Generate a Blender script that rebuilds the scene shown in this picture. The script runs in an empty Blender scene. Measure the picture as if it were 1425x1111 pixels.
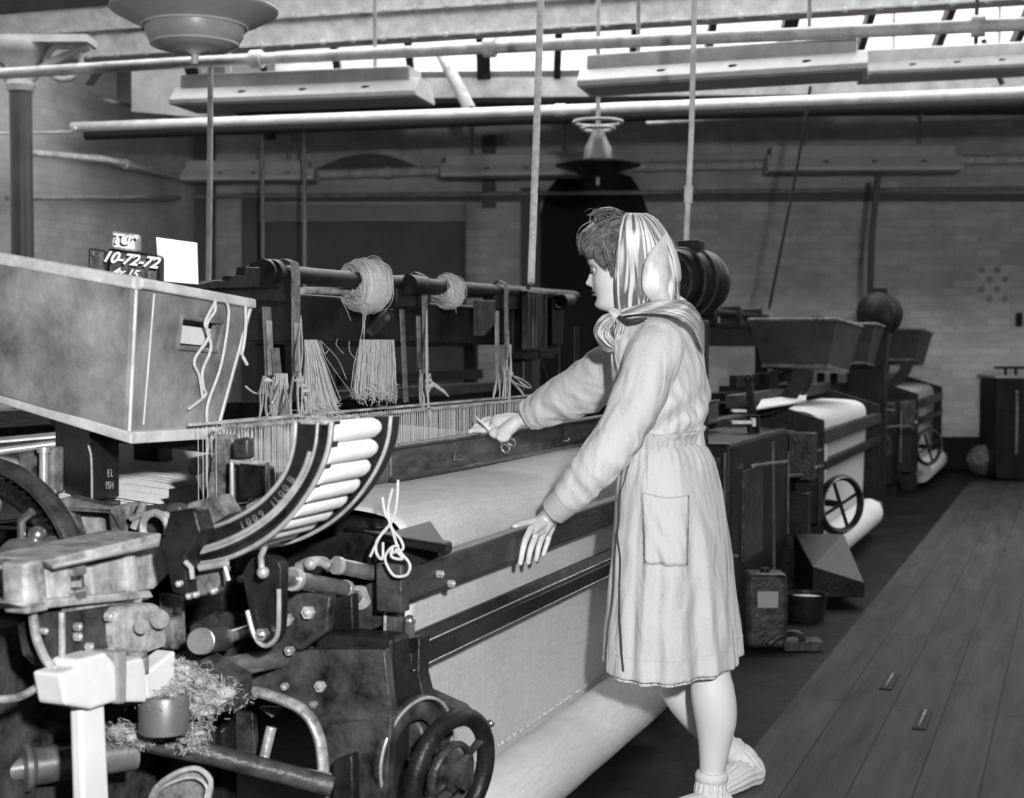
import bpy, bmesh, random
from math import *
from mathutils import Vector, Matrix, noise
R = random.Random(7)
C = bpy.context.scene.collection
S = bpy.context.scene
Vec = Vector
# ------------------------------------------------------------------ frame of reference
# camera at (0,0,1.245); the row of looms runs along A, the warp of every loom along B
F = 2000.0; H = 1.245; PITCH = atan(70.5 / F); TH = radians(21.5)
A = Vec((sin(TH), cos(TH), 0)); B = Vec((-cos(TH), sin(TH), 0)); UP = Vec((0, 0, 1)); P1 = Vec((-.214, 3.05, 0)); CAM = Vec((0, 0, H))
def L(u, v, z): return P1 + A * u + B * v + UP * z
def ray(px, py):
    x = (px - 712.5) / F; z = -(py - 555.5) / F
    return Vec((x, cos(PITCH) + z * sin(PITCH), z * cos(PITCH) - sin(PITCH)))
def hit(px, py, n, c): r = ray(px, py); return CAM + r * ((c - CAM.dot(n)) / r.dot(n))
def V(px, py, v): return hit(px, py, B, P1.dot(B) + v)      # a point on the vertical plane at v across the loom
def U(px, py, u): return hit(px, py, A, P1.dot(A) + u)      # on the vertical plane at u along the row
def Z(px, py, z): return hit(px, py, UP, z)                 # at height z
def D(px, py, d): return hit(px, py, Vec((0, 1, 0)), d)     # at distance d down the room
# ------------------------------------------------------------------ materials (greys only)
def mat(name, col, rough=.6, metal=0, var=.0, scale=8, bump=0, bscale=60, stretch=(1, 1, 1), sheen=0, var2=None, spec=.5):
    m = bpy.data.materials.new(name); m.use_nodes = True; nt = m.node_tree; N = nt.nodes; K = nt.links
    b = N['Principled BSDF']; b.inputs['Roughness'].default_value = rough; b.inputs['Metallic'].default_value = metal
    b.inputs['Specular IOR Level'].default_value = spec
    b.inputs['Base Color'].default_value = (col, col, col, 1)
    if sheen: b.inputs['Sheen Weight'].default_value = sheen
    tc = N.new('ShaderNodeTexCoord'); mp = N.new('ShaderNodeMapping'); mp.inputs['Scale'].default_value = stretch
    K.new(tc.outputs['Object'], mp.inputs['Vector'])
    if var:
        n = N.new('ShaderNodeTexNoise'); n.inputs['Scale'].default_value = scale; n.inputs['Detail'].default_value = 6
        n.inputs['Roughness'].default_value = .65
        K.new(mp.outputs[0], n.inputs['Vector'])
        r = N.new('ShaderNodeValToRGB'); lo = max(0, col * (1 - var)); hi = min(1, (var2 if var2 else col * (1 + var)))
        r.color_ramp.elements[0].position = .32; r.color_ramp.elements[1].position = .7
        r.color_ramp.elements[0].color = (lo, lo, lo, 1); r.color_ramp.elements[1].color = (hi, hi, hi, 1)
        K.new(n.outputs['Fac'], r.inputs[0]); K.new(r.outputs[0], b.inputs['Base Color'])
    if bump:
        n = N.new('ShaderNodeTexNoise'); n.inputs['Scale'].default_value = bscale; n.inputs['Detail'].default_value = 4
        K.new(mp.outputs[0], n.inputs['Vector']); bp = N.new('ShaderNodeBump'); bp.inputs['Strength'].default_value = bump; bp.inputs['Distance'].default_value = .01
        K.new(n.outputs['Fac'], bp.inputs['Height']); K.new(bp.outputs[0], b.inputs['Normal'])
    return m
def uvmat(name, c0, c1, su, sv, rough=.5, p0=.4, p1=.6, wave=False, bump=0, mid=None):
    """streaks laid along the mesh's own UV map"""
    m = bpy.data.materials.new(name); m.use_nodes = True; nt = m.node_tree; N = nt.nodes; K = nt.links; b = N['Principled BSDF']
    b.inputs['Roughness'].default_value = rough
    tc = N.new('ShaderNodeTexCoord'); mp = N.new('ShaderNodeMapping'); mp.inputs['Scale'].default_value = (su, sv, 1)
    K.new(tc.outputs['UV'], mp.inputs[0])
    if wave:
        n = N.new('ShaderNodeTexWave'); n.inputs['Scale'].default_value = 1; n.inputs['Distortion'].default_value = 0
    else:
        n = N.new('ShaderNodeTexNoise'); n.inputs['Scale'].default_value = 1; n.inputs['Detail'].default_value = 3
    K.new(mp.outputs[0], n.inputs['Vector']); r = N.new('ShaderNodeValToRGB')
    r.color_ramp.elements[0].position = p0; r.color_ramp.elements[1].position = p1
    r.color_ramp.elements[0].color = (c0, c0, c0, 1); r.color_ramp.elements[1].color = (c1, c1, c1, 1)
    K.new(n.outputs['Fac'], r.inputs[0]); K.new(r.outputs[0], b.inputs['Base Color'])
    if bump:
        bp = N.new('ShaderNodeBump'); bp.inputs['Strength'].default_value = bump; bp.inputs['Distance'].default_value = .005
        K.new(n.outputs['Fac'], bp.inputs['Height']); K.new(bp.outputs[0], b.inputs['Normal'])
    return m
def weave(name, col, s=900, dots=.35, bump=.3, big=.12):
    m = bpy.data.materials.new(name); m.use_nodes = True; nt = m.node_tree; N = nt.nodes; K = nt.links; b = N['Principled BSDF']
    b.inputs['Roughness'].default_value = .95; b.inputs['Specular IOR Level'].default_value = .1
    tc = N.new('ShaderNodeTexCoord'); mp = N.new('ShaderNodeMapping'); mp.inputs['Rotation'].default_value = (0, 0, TH); mp.inputs['Scale'].default_value = (1, 1, 1)
    K.new(tc.outputs['Object'], mp.inputs[0])
    def nz(sx, sy, sz, sc, det=2):
        q = N.new('ShaderNodeMapping'); q.inputs['Scale'].default_value = (sx, sy, sz); K.new(mp.outputs[0], q.inputs[0])
        n = N.new('ShaderNodeTexNoise'); n.inputs['Scale'].default_value = sc; n.inputs['Detail'].default_value = det; K.new(q.outputs[0], n.inputs['Vector']); return n.outputs['Fac']
    a = nz(1, 1, .06, s / 5.); c = nz(.06, .06, 1, s / 5.); d = nz(1, 1, 1, 7, 5); e = nz(1, 1, 1, 110, 3)
    def mth(op, x, y):
        q = N.new('ShaderNodeMath'); q.operation = op
        for i, k in enumerate((x, y)):
            if isinstance(k, (int, float)): q.inputs[i].default_value = k
            else: K.new(k, q.inputs[i])
        return q.outputs[0]
    t = mth('ADD', mth('MULTIPLY', mth('ADD', a, c), dots), mth('MULTIPLY', d, big)); t = mth('ADD', t, mth('MULTIPLY', e, dots * .8))
    base = dots * 1.4 + big * .5
    t = mth('ADD', mth('SUBTRACT', t, base), 1.0); t = mth('MULTIPLY', t, col)
    cc = N.new('ShaderNodeCombineColor')
    for i in range(3): K.new(t, cc.inputs[i])
    K.new(cc.outputs[0], b.inputs['Base Color'])
    bp = N.new('ShaderNodeBump'); bp.inputs['Strength'].default_value = bump; bp.inputs['Distance'].default_value = .002
    K.new(mth('ADD', a, c), bp.inputs['Height']); K.new(bp.outputs[0], b.inputs['Normal'])
    return m
def brick(name, c, mortar, scale, vary=.25, rot=0):
    m = bpy.data.materials.new(name); m.use_nodes = True; nt = m.node_tree; N = nt.nodes; K = nt.links; b = N['Principled BSDF']; b.inputs['Roughness'].default_value = .7
    tc = N.new('ShaderNodeTexCoord'); sx = N.new('ShaderNodeSeparateXYZ'); cx = N.new('ShaderNodeCombineXYZ'); rt = N.new('ShaderNodeMapping'); rt.inputs['Rotation'].default_value = (0, 0, rot)
    K.new(tc.outputs['Object'], rt.inputs[0]); K.new(rt.outputs[0], sx.inputs[0]); K.new(sx.outputs[0], cx.inputs[0]); K.new(sx.outputs[2], cx.inputs[1])
    t = N.new('ShaderNodeTexBrick'); t.inputs['Scale'].default_value = 1; t.inputs['Brick Width'].default_value = .23; t.inputs['Row Height'].default_value = .078; t.inputs['Mortar Size'].default_value = .007
    t.inputs['Color1'].default_value = (c, c, c, 1); t.inputs['Color2'].default_value = (c * (1 - vary),) * 3 + (1,); t.inputs['Mortar'].default_value = (mortar,) * 3 + (1,); t.inputs['Mortar Smooth'].default_value = .5
    K.new(cx.outputs[0], t.inputs['Vector'])
    n = N.new('ShaderNodeTexNoise'); n.inputs['Scale'].default_value = 2.2; n.inputs['Detail'].default_value = 8; n.inputs['Roughness'].default_value = .7; K.new(tc.outputs['Object'], n.inputs['Vector'])
    r = N.new('ShaderNodeValToRGB'); r.color_ramp.elements[0].position = .25; r.color_ramp.elements[1].position = .75; r.color_ramp.elements[0].color = (.55, .55, .55, 1); r.color_ramp.elements[1].color = (1.0, 1.0, 1.0, 1)
    K.new(n.outputs['Fac'], r.inputs[0]); mx = N.new('ShaderNodeMix'); mx.data_type = 'RGBA'; mx.blend_type = 'MULTIPLY'; mx.inputs[0].default_value = 1
    K.new(t.outputs['Color'], mx.inputs[6]); K.new(r.outputs[0], mx.inputs[7]); K.new(mx.outputs[2], b.inputs['Base Color'])
    bp = N.new('ShaderNodeBump'); bp.inputs['Strength'].default_value = .7; bp.inputs['Distance'].default_value = .012; K.new(t.outputs['Color'], bp.inputs['Height']); K.new(bp.outputs[0], b.inputs['Normal'])
    return m
M = dict(
    iron=mat('black cast iron', .007, .42, .0, .6, 14, .25, 60, var2=.022, spec=.22),
    iron_grey=mat('greasy grey cast iron', .02, .4, .0, .7, 16, .4, 55, var2=.075, spec=.28),
    iron_dust=mat('dusty cast iron', .05, .6, 0, .7, 22, .5, 70, var2=.24),
    iron_light=mat('bare worn casting', .24, .42, .2, .5, 20, .3, 60, var2=.6),
    edge=mat('worn bright edge and glint', .5, .35, .5, .3, 30),
    steel=mat('polished steel', .55, .25, .9, .2, 20),
    shaft=mat('oiled steel shaft', .22, .28, .6, .4, 12, var2=.35),
    wood_dark=mat('dark oiled wood', .012, .42, 0, .6, 9, .3, 30, (1, 1, 4), var2=.05),
    wood_worn=mat('worn sley wood', .03, .4, 0, .8, 12, .3, 30, (.6, .6, 2), var2=.14),
    box=mat('scuffed fibreboard', .15, .75, 0, .5, 6, .25, 45, var2=.34),
    box_rim=mat('bare wood rim', .52, .6, 0, .3, 14, .2, 40, var2=.68),
    white=mat('white wood', .62, .6, 0, .08, 10, .1, 40),
    paper=mat('white paper', .86, .7),
    pirn=mat('white yarn', .8, .8, 0, .06, 20, .3, 300, (1, 1, 1)),
    yarn=mat('pale yarn', .56, .85, 0, .15, 90),
    string=mat('cotton string', .5, .85, 0, .15, 80),
    leather=mat('worn leather', .13, .7, 0, .5, 30, .4, 90, var2=.28),
    strapwood=mat('leather strap with bright wear', .3, .6, 0, .6, 14, .3, 50, var2=.6),
    tape=mat('friction tape', .24, .7, 0, .2, 30),
    lint=mat('lint', .4, .95, 0, .4, 30, .8, 90, var2=.6),
    drum=mat('satin grey drum', .16, .4, .3, .2, 12),
    cloth=weave('woven cloth', .52), cloth_roll=weave('cloth on the roll', .6, 900, .3, .3),
    coat=mat('pale cotton coat', .52, .85, 0, .07, 5, .35, 330, (1, 1, .35), sheen=.1, spec=.2),
    coat_shadow=mat('painted coat shadow', .03, .8),
    skin=mat('skin', .60, .5, 0, .05, 5, .05, 200, spec=.35),
    lips=mat('lips', .13, .4), hair=mat('hair', .07, .32, 0, .6, 40, .5, 200, var2=.2), lash=mat('lashes', .03, .6), eye=mat('eye white', .6, .2),
    dress=mat('patterned petticoat', .3, .8, 0, .8, 120, var2=.9),
    pipe=mat('painted pipe', .6, .5, 0, .35, 10, .2, 50, var2=.8), pipe_w=mat('whitewashed pipe', .78, .5, 0, .2, 10, .2, 40),
    pipe_d=mat('dull pipe', .28, .5, 0, .4, 10), rod=mat('pale conduit', .62, .4, 0, .3, 40),
    enamel=mat('grey lamp enamel', .36, .35, 0, .25, 6), enamel_l=mat('pale lamp enamel', .5, .4, 0, .15, 8), beam=mat('painted girder', .34, .6, 0, .3, 9, .2, 30),
    beam_d=mat('sooty timber', .03, .8, 0, .5, 6), plaster=mat('limewashed plaster', .6, .8, 0, .25, 3, .3, 12), colm=mat('iron column', .05, .4, 0, .3, 5), cap=mat('limewashed capital', .4, .7, 0, .2, 10),
    floor=mat('oily dark floor', .005, .6, 0, .6, 5, .5, 18, var2=.016, spec=.1), roof=mat('sooty roof boards', .06, .9), panel=mat('grey panel', .13, .8, 0, .15, 2), panel_l=mat('pale band', .32, .8, 0, .15, 2), dark=mat('dark doorway', .012, .9),
    wall=brick('whitewashed brick', .78, .6, 1), wall_l=brick('whitewashed brick of the side wall', .85, .7, 1, .15, radians(-68.5)), concrete=mat('grey concrete', .2, .8),
)
def crease(m, layers):
    """soft folds of the fabric itself, on top of the fine weave bump"""
    nt = m.node_tree; N = nt.nodes; K = nt.links; b = N['Principled BSDF']; tc = N.new('ShaderNodeTexCoord'); prev = b.inputs['Normal'].links[0].from_socket if b.inputs['Normal'].links else None
    for sc, st, strength, dist, distort in layers:
        mp = N.new('ShaderNodeMapping'); mp.inputs['Scale'].default_value = st; K.new(tc.outputs['Object'], mp.inputs[0])
        n = N.new('ShaderNodeTexNoise'); n.inputs['Scale'].default_value = sc; n.inputs['Detail'].default_value = 2; n.inputs['Distortion'].default_value = distort; K.new(mp.outputs[0], n.inputs['Vector'])
        a = N.new('ShaderNodeMath'); a.operation = 'SUBTRACT'; a.inputs[1].default_value = .5; K.new(n.outputs['Fac'], a.inputs[0]); d = a
        bp = N.new('ShaderNodeBump'); bp.inputs['Strength'].default_value = strength; bp.inputs['Distance'].default_value = dist; K.new(d.outputs[0], bp.inputs['Height'])
        if prev: K.new(prev, bp.inputs['Normal'])
        prev = bp.outputs[0]
    K.new(prev, b.inputs['Normal'])
crease(M['coat'], [(7, (1, 1, .30), .75, .05, .5), (17, (1, 1, .4), .5, .014, 1.2)])
# ------------------------------------------------------------------ mesh builder
class MB:
    def __init__(s): s.v = []; s.f = []; s.uv = {}
    def add(s, vs, fs):
        o = len(s.v); s.v += [Vec(p) for p in vs]; s.f += [tuple(i + o for i in f) for f in fs]; return o
    def hexa(s, p):  # 8 corners: bottom loop 0-3, top loop 4-7
        s.add(p, [(3, 2, 1, 0), (4, 5, 6, 7), (0, 1, 5, 4), (1, 2, 6, 5), (2, 3, 7, 6), (3, 0, 4, 7)]); return s
    def lbox(s, u0, u1, v0, v1, z0, z1):
        return s.hexa([L(u0, v0, z0), L(u1, v0, z0), L(u1, v1, z0), L(u0, v1, z0), L(u0, v0, z1), L(u1, v0, z1), L(u1, v1, z1), L(u0, v1, z1)])
    def box(s, c, x, y, z):  # centre and three half-extent vectors
        c = Vec(c); s.hexa([c - x - y - z, c + x - y - z, c + x + y - z, c - x + y - z, c - x - y + z, c + x - y + z, c + x + y + z, c - x + y + z]); return s
    def prism(s, pts, d):
        n = len(pts); s.add(list(pts) + [Vec(p) + d for p in pts], [tuple(range(n)), tuple(range(2 * n - 1, n - 1, -1))] + [(i, i + n, (i + 1) % n + n, (i + 1) % n) for i in range(n)]); return s
    def tube(s, pts, rad, n=10, cap=True, disp=None, flat=None, closed=False):
        pts = [Vec(p) for p in pts]; m = len(pts)
        if not hasattr(rad, '__len__'): rad = [rad] * m
        t0 = (pts[1] - pts[0]).normalized(); ref = Vec((0, 0, 1)) if abs(t0.z) < .9 else Vec((1, 0, 0)); nrm = t0.cross(ref).normalized(); o = len(s.v)
        for i, p in enumerate(pts):
            if closed: t = (pts[(i + 1) % m] - pts[i - 1]).normalized()
            else: t = (pts[min(i + 1, m - 1)] - pts[max(i - 1, 0)]).normalized()
            nrm = (nrm - t * nrm.dot(t)).normalized(); bn = t.cross(nrm)
            for k in range(n):
                a = 2 * pi * k / n; r = rad[i] * (disp(i / (m - 1), a) if disp else 1); fl = flat if flat else 1
                s.v.append(p + nrm * (cos(a) * r) + bn * (sin(a) * r * fl))
        for i in range(m if closed else m - 1):
            j = (i + 1) % m
            for k in range(n): s.f.append((o + i * n + k, o + i * n + (k + 1) % n, o + j * n + (k + 1) % n, o + j * n + k))
        if cap and not closed: s.f.append(tuple(o + k for k in range(n - 1, -1, -1))); s.f.append(tuple(o + (m - 1) * n + k for k in range(n)))
        return s
    def cyl(s, a, b, r, n=20, r2=None): return s.tube([a, b], [r, r if r2 is None else r2], n)
    def ball(s, c, r, n=12, sc=(1, 1, 1)):
        c = Vec(c); vs = [c + Vec((0, 0, r * sc[2]))]; fs = []
        for i in range(1, n):
            for k in range(2 * n): a = pi * i / n; b = pi * k / n; vs.append(c + Vec((r * sc[0] * sin(a) * cos(b), r * sc[1] * sin(a) * sin(b), r * sc[2] * cos(a))))
        vs.append(c - Vec((0, 0, r * sc[2]))); w = 2 * n
        for k in range(w): fs.append((0, 1 + k, 1 + (k + 1) % w)); fs.append((len(vs) - 1, 1 + (n - 2) * w + (k + 1) % w, 1 + (n - 2) * w + k))
        for i in range(n - 2):
            for k in range(w): fs.append((1 + i * w + k, 1 + (i + 1) * w + k, 1 + (i + 1) * w + (k + 1) % w, 1 + i * w + (k + 1) % w))
        s.add(vs, fs); return s
    def ring(s, c, ax, Rr, r, n=48, m=10, flat=1.0, a0=0, a1=2 * pi):
        c = Vec(c); ax = Vec(ax).normalized(); e1 = ax.cross(UP if abs(ax.z) < .9 else Vec((1, 0, 0))).normalized(); e2 = ax.cross(e1); o = len(s.v); full = a1 - a0 > 6.28; cnt = n if full else n + 1
        for i in range(cnt):
            a = a0 + (a1 - a0) * i / n; d = e1 * cos(a) + e2 * sin(a)
            for k in range(m): b = 2 * pi * k / m; s.v.append(c + d * (Rr + r * cos(b)) + ax * (r * flat * sin(b)))
        for i in range(n):
            j = (i + 1) % cnt
            for k in range(m): s.f.append((o + i * m + k, o + j * m + k, o + j * m + (k + 1) % m, o + i * m + (k + 1) % m))
        return s
    def lathe(s, c, ax, prof, n=40):  # prof: (radius, height along ax)
        c = Vec(c); ax = Vec(ax).normalized(); e1 = ax.cross(UP if abs(ax.z) < .9 else Vec((1, 0, 0))).normalized(); e2 = ax.cross(e1); o = len(s.v)
        for r, h in prof:
            for k in range(n): a = 2 * pi * k / n; s.v.append(c + (e1 * cos(a) + e2 * sin(a)) * r + ax * h)
        for i in range(len(prof) - 1):
            for k in range(n): s.f.append((o + i * n + k, o + i * n + (k + 1) % n, o + (i + 1) * n + (k + 1) % n, o + (i + 1) * n + k))
        return s
    def grid(s, nu, nv, fn, wrap=False, uv=True):
        o = len(s.v); f0 = len(s.f)
        for i in range(nu + 1):
            for j in range(nv if wrap else nv + 1): s.v.append(Vec(fn(i / nu, j / nv)))
        w = nv if wrap else nv + 1
        for i in range(nu):
            for j in range(nv):
                k = (j + 1) % w if wrap else j + 1; s.uv[len(s.f)] = [(i / nu, j / nv), (i / nu, (j + 1) / nv), ((i + 1) / nu, (j + 1) / nv), ((i + 1) / nu, j / nv)]
                s.f.append((o + i * w + j, o + i * w + k, o + (i + 1) * w + k, o + (i + 1) * w + j))
        return s
ORG = {}
def finish(o, smooth=40, bevel=0, solid=0, sub=0):
    me = o.data
    if smooth: me.polygons.foreach_set('use_smooth', [True] * len(me.polygons)); me.set_sharp_from_angle(angle=radians(smooth))
    if solid: q = o.modifiers.new('solid', 'SOLIDIFY'); q.thickness = solid; q.offset = 0
    if bevel: q = o.modifiers.new('bevel', 'BEVEL'); q.width = bevel; q.segments = 2; q.limit_method = 'ANGLE'; q.harden_normals = False
    if sub: q = o.modifiers.new('sub', 'SUBSURF'); q.levels = sub; q.render_levels = sub
def obj(name, mb, material, parent=None, org=None, **kw):
    """link a builder's mesh as ONE object; a child shares its thing's origin"""
    if parent is not None: org = ORG[parent.name]
    if org is None:
        zs = min(p.z for p in mb.v); n = len(mb.v); org = Vec((sum(p.x for p in mb.v) / n, sum(p.y for p in mb.v) / n, zs))
    org = Vec(org); me = bpy.data.meshes.new(name); me.from_pydata([p - org for p in mb.v], [], mb.f)
    if mb.uv:
        ul = me.uv_layers.new(name='UVMap')
        for p in me.polygons:
            q = mb.uv.get(p.index)
            if q:
                for k, li in enumerate(p.loop_indices): ul.data[li].uv = q[k]
    bm = bmesh.new(); bm.from_mesh(me); bmesh.ops.recalc_face_normals(bm, faces=bm.faces); bm.to_mesh(me); bm.free()
    me.materials.append(M[material] if isinstance(material, str) else material)
    o = bpy.data.objects.new(name, me); C.objects.link(o); finish(o, **kw)
    if parent is None: o.location = org
    else: o.parent = parent
    ORG[o.name] = org
    return o
def tag(o, label, cat, group=None, kind=None):
    o['label'] = label; o['category'] = cat
    if group: o['group'] = group
    if kind: o['kind'] = kind
    return o
def thing(name, loc, label, cat, group=None):
    o = bpy.data.objects.new(name, None); C.objects.link(o); o.location = loc; ORG[o.name] = Vec(loc); o.empty_display_size = .1
    return tag(o, label, cat, group)
def struct(name, mb, material, **kw):
    o = obj(name, mb, material, None, **kw); o['kind'] = 'structure'; return o
def dup(root, delta, label=None, rz=0, skip=()):
    def cp(o, par):
        c = o.copy(); C.objects.link(c); c.parent = par
        for ch in [x for x in list(o.children)]:
            if x_ok(ch): cp(ch, c)
        return c
    x_ok = lambda ch: ch.name.split('.')[0] not in skip
    c = cp(root, None); c.location = Vec(root.location) + Vec(delta); c.rotation_euler.z = rz
    if label: c['label'] = label
    return c
def label(o, t): o['label'] = t; return o
def spline(pts, n=8):
    """Catmull-Rom through tuples of any size"""
    out = []; P = [list(p) for p in pts]
    for i in range(len(P) - 1):
        p0 = P[max(i - 1, 0)]; p1 = P[i]; p2 = P[i + 1]; p3 = P[min(i + 2, len(P) - 1)]
        for k in range(n):
            t = k / n; out.append([.5 * (2 * b + (c - a) * t + (2 * a - 5 * b + 4 * c - d) * t * t + (3 * b - a - 3 * c + d) * t ** 3) for a, b, c, d in zip(p0, p1, p2, p3)])
    out.append(P[-1]); return out
def interp(tab, x):
    """smooth table lookup on the first column"""
    if x <= tab[0][0]: return tab[0][1:]
    for a, b in zip(tab, tab[1:]):
        if x <= b[0]:
            t = (x - a[0]) / (b[0] - a[0]); return [p + (q - p) * t for p, q in zip(a[1:], b[1:])]
    return tab[-1][1:]
def text(body, size, loc, xdir, ydir, material, parent, ext=.001, shear=0, fat=0):
    cu = bpy.data.curves.new('lettering', 'FONT'); cu.body = body; cu.size = size; cu.extrude = ext; cu.shear = shear; cu.offset = fat; cu.align_x = 'CENTER'; cu.align_y = 'CENTER'; cu.materials.append(M[material])
    tmp = bpy.data.objects.new('lettering', cu); C.objects.link(tmp); bpy.context.view_layer.update(); me = bpy.data.meshes.new_from_object(tmp); bpy.data.objects.remove(tmp); bpy.data.curves.remove(cu); o = bpy.data.objects.new('lettering', me); C.objects.link(o); x = Vec(xdir).normalized(); z = x.cross(Vec(ydir)).normalized(); y = z.cross(x)
    o.parent = parent; m = Matrix((x, y, z)).transposed().to_4x4(); m.translation = Vec(loc) - ORG[parent.name]; o.matrix_local = m; return o
def UP_(pts, u, **k): return [U(x, y, u) for x, y in pts]
def VP_(pts, v): return [V(x, y, v) for x, y in pts]
# ================================================================== THE ROOM
BW0 = Vec((-3.37, 15.35, 0)); BD = Vec((1, -.06, 0)).normalized(); BN = Vec((-BD.y, BD.x, 0))      # back wall: corner, direction, outward normal
def BWp(s, z, out=0): return BW0 + BD * s + UP * z - BN * out * 1.0      # out > 0: into the room
def slab(a, b, n, z0, z1, t=.2):
    a = Vec(a); b = Vec(b); n = Vec(n) * t; mb = MB()
    return mb.hexa([a + UP * z0, b + UP * z0, b + n + UP * z0, a + n + UP * z0, a + UP * z1, b + UP * z1, b + n + UP * z1, a + n + UP * z1])
AL = Vec((-.366, -.93, 0)); cornerR = BW0 + BD * 15.5
fl = MB(); fl.hexa([Vec((-12, -4, -.2)), Vec((16, -4, -.2)), Vec((16, 17, -.2)), Vec((-12, 17, -.2)), Vec((-12, -4, 0)), Vec((16, -4, 0)), Vec((16, 17, 0)), Vec((-12, 17, 0))])
struct('floor', fl, 'floor', smooth=0)
struct('wall_back', slab(BW0 - BD * .3, cornerR, BN, 0, 5.2), 'wall', smooth=0)
struct('wall_left', slab(BW0, BW0 + AL * 21, Vec((-.93, .366, 0)), 0, 5.2), 'wall_l', smooth=0)
struct('wall_right', slab(cornerR + BD * .1, cornerR + Vec((.3, -19, 0)), Vec((1, 0, 0)), 0, 5.2), 'wall', smooth=0)
struct('wall_front', slab(Vec((-11.5, -3.8, 0)), Vec((13, -3.8, 0)), Vec((0, -1, 0)), 0, 5.2), 'wall', smooth=0)
struct('baseboard_back', slab(BWp(0, 0, .0), BWp(15.5, 0, .0), -BN, 0, .33, .03), 'dark', smooth=0)
# roof: dark boards over the back bay, pitched glazing over the next bay, boards nearer with an unseen gap added to daylight the back wall
rf = MB(); rf.hexa([Vec((-2.5, 11.93, 3.45)), Vec((14, 11.1, 3.45)), Vec((14, 16.5, 3.72)), Vec((-2.5, 16.5, 3.72)), Vec((-2.5, 11.93, 3.5)), Vec((14, 11.1, 3.5)), Vec((14, 16.5, 3.78)), Vec((-2.5, 16.5, 3.78))])
rf.hexa([Vec((-12, 9.3, 4.75)), Vec((-2.5, 9.3, 4.75)), Vec((-2.5, 16.5, 4.75)), Vec((-12, 16.5, 4.75)), Vec((-12, 9.3, 4.85)), Vec((-2.5, 9.3, 4.85)), Vec((-2.5, 16.5, 4.85)), Vec((-12, 16.5, 4.85))])
rf.hexa([Vec((-2.6, 12.6, 3.45)), Vec((-2.5, 12.6, 3.45)), Vec((-2.5, 16.5, 3.45)), Vec((-2.6, 16.5, 3.45)), Vec((-2.6, 12.6, 4.8)), Vec((-2.5, 12.6, 4.8)), Vec((-2.5, 16.5, 4.8)), Vec((-2.6, 16.5, 4.8))])
for y0, y1 in ((-4, 7.85), (9.2, 9.4)):
    rf.hexa([Vec((-12, y0, 4.75)), Vec((14, y0, 4.75)), Vec((14, y1, 4.75)), Vec((-12, y1, 4.75)), Vec((-12, y0, 4.85)), Vec((14, y0, 4.85)), Vec((14, y1, 4.85)), Vec((-12, y1, 4.85))])
for x0 in (): rf.hexa([Vec((x0, -4, 4.76)), Vec((x0 + 1.2, -4, 4.76)), Vec((x0 + 1.2, 9.4, 4.76)), Vec((x0, 9.4, 4.76)), Vec((x0, -4, 4.86)), Vec((x0 + 1.2, -4, 4.86)), Vec((x0 + 1.2, 9.4, 4.86)), Vec((x0, 9.4, 4.86))])
struct('ceiling', rf, 'roof', smooth=0)
# pitched glazing: bars of one window frame, and its panes
def GZ(s, t):  # s along (0..1), t up the slope (0..1)
    a = Vec((-2.6, 11.93, 3.45)).lerp(Vec((14, 11.1, 3.45)), s); b = Vec((-2.6, 9.4, 4.8)).lerp(Vec((14, 9.1, 4.8)), s); return a.lerp(b, t)
gf = MB(); gl = MB(); nb = 28
for i in range(nb + 1):
    s = i / nb; w = .055 if i % 4 else .11; gf.box((GZ(s, 0) + GZ(s, 1)) / 2, Vec((w / 2, 0, 0)), (GZ(s, 1) - GZ(s, 0)) / 2, Vec((0, .02, .04)))
for t, w in ((0, .05), (.35, .03), (.7, .03), (1, .05)): gf.box((GZ(0, t) + GZ(1, t)) / 2, (GZ(1, t) - GZ(0, t)) / 2, (GZ(.5, 1) - GZ(.5, 0)).normalized() * w, Vec((0, .01, .025)))
gl.add([GZ(0, 0), GZ(1, 0), GZ(1, 1), GZ(0, 1)], [(0, 1, 2, 3)])
struct('window_1', gf, 'beam_d', smooth=0)
g = bpy.data.materials.new('wired glass'); g.use_nodes = True; nt = g.node_tree; nt.nodes.clear(); out = nt.nodes.new('ShaderNodeOutputMaterial')
tr = nt.nodes.new('ShaderNodeBsdfTransparent'); gy = nt.nodes.new('ShaderNodeBsdfGlossy'); gy.inputs['Roughness'].default_value = .05; mxs = nt.nodes.new('ShaderNodeMixShader'); mxs.inputs[0].default_value = .06
tr.inputs[0].default_value = (.92, .92, .92, 1); nt.links.new(tr.outputs[0], mxs.inputs[1]); nt.links.new(gy.outputs[0], mxs.inputs[2]); nt.links.new(mxs.outputs[0], out.inputs[0]); M['glass'] = g
pane = struct('window_2', gl, 'glass', smooth=0)
# valley beam at the foot of the glazing
vb = MB(); vb.hexa([Vec((-2.6, 11.88, 3.28)), Vec((14, 11.05, 3.28)), Vec((14, 11.3, 3.28)), Vec((-2.6, 12.13, 3.28)), Vec((-2.6, 11.88, 3.46)), Vec((14, 11.05, 3.46)), Vec((14, 11.3, 3.46)), Vec((-2.6, 12.13, 3.46))])
struct('trim_1', vb, 'beam', smooth=0, bevel=.01)
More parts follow.
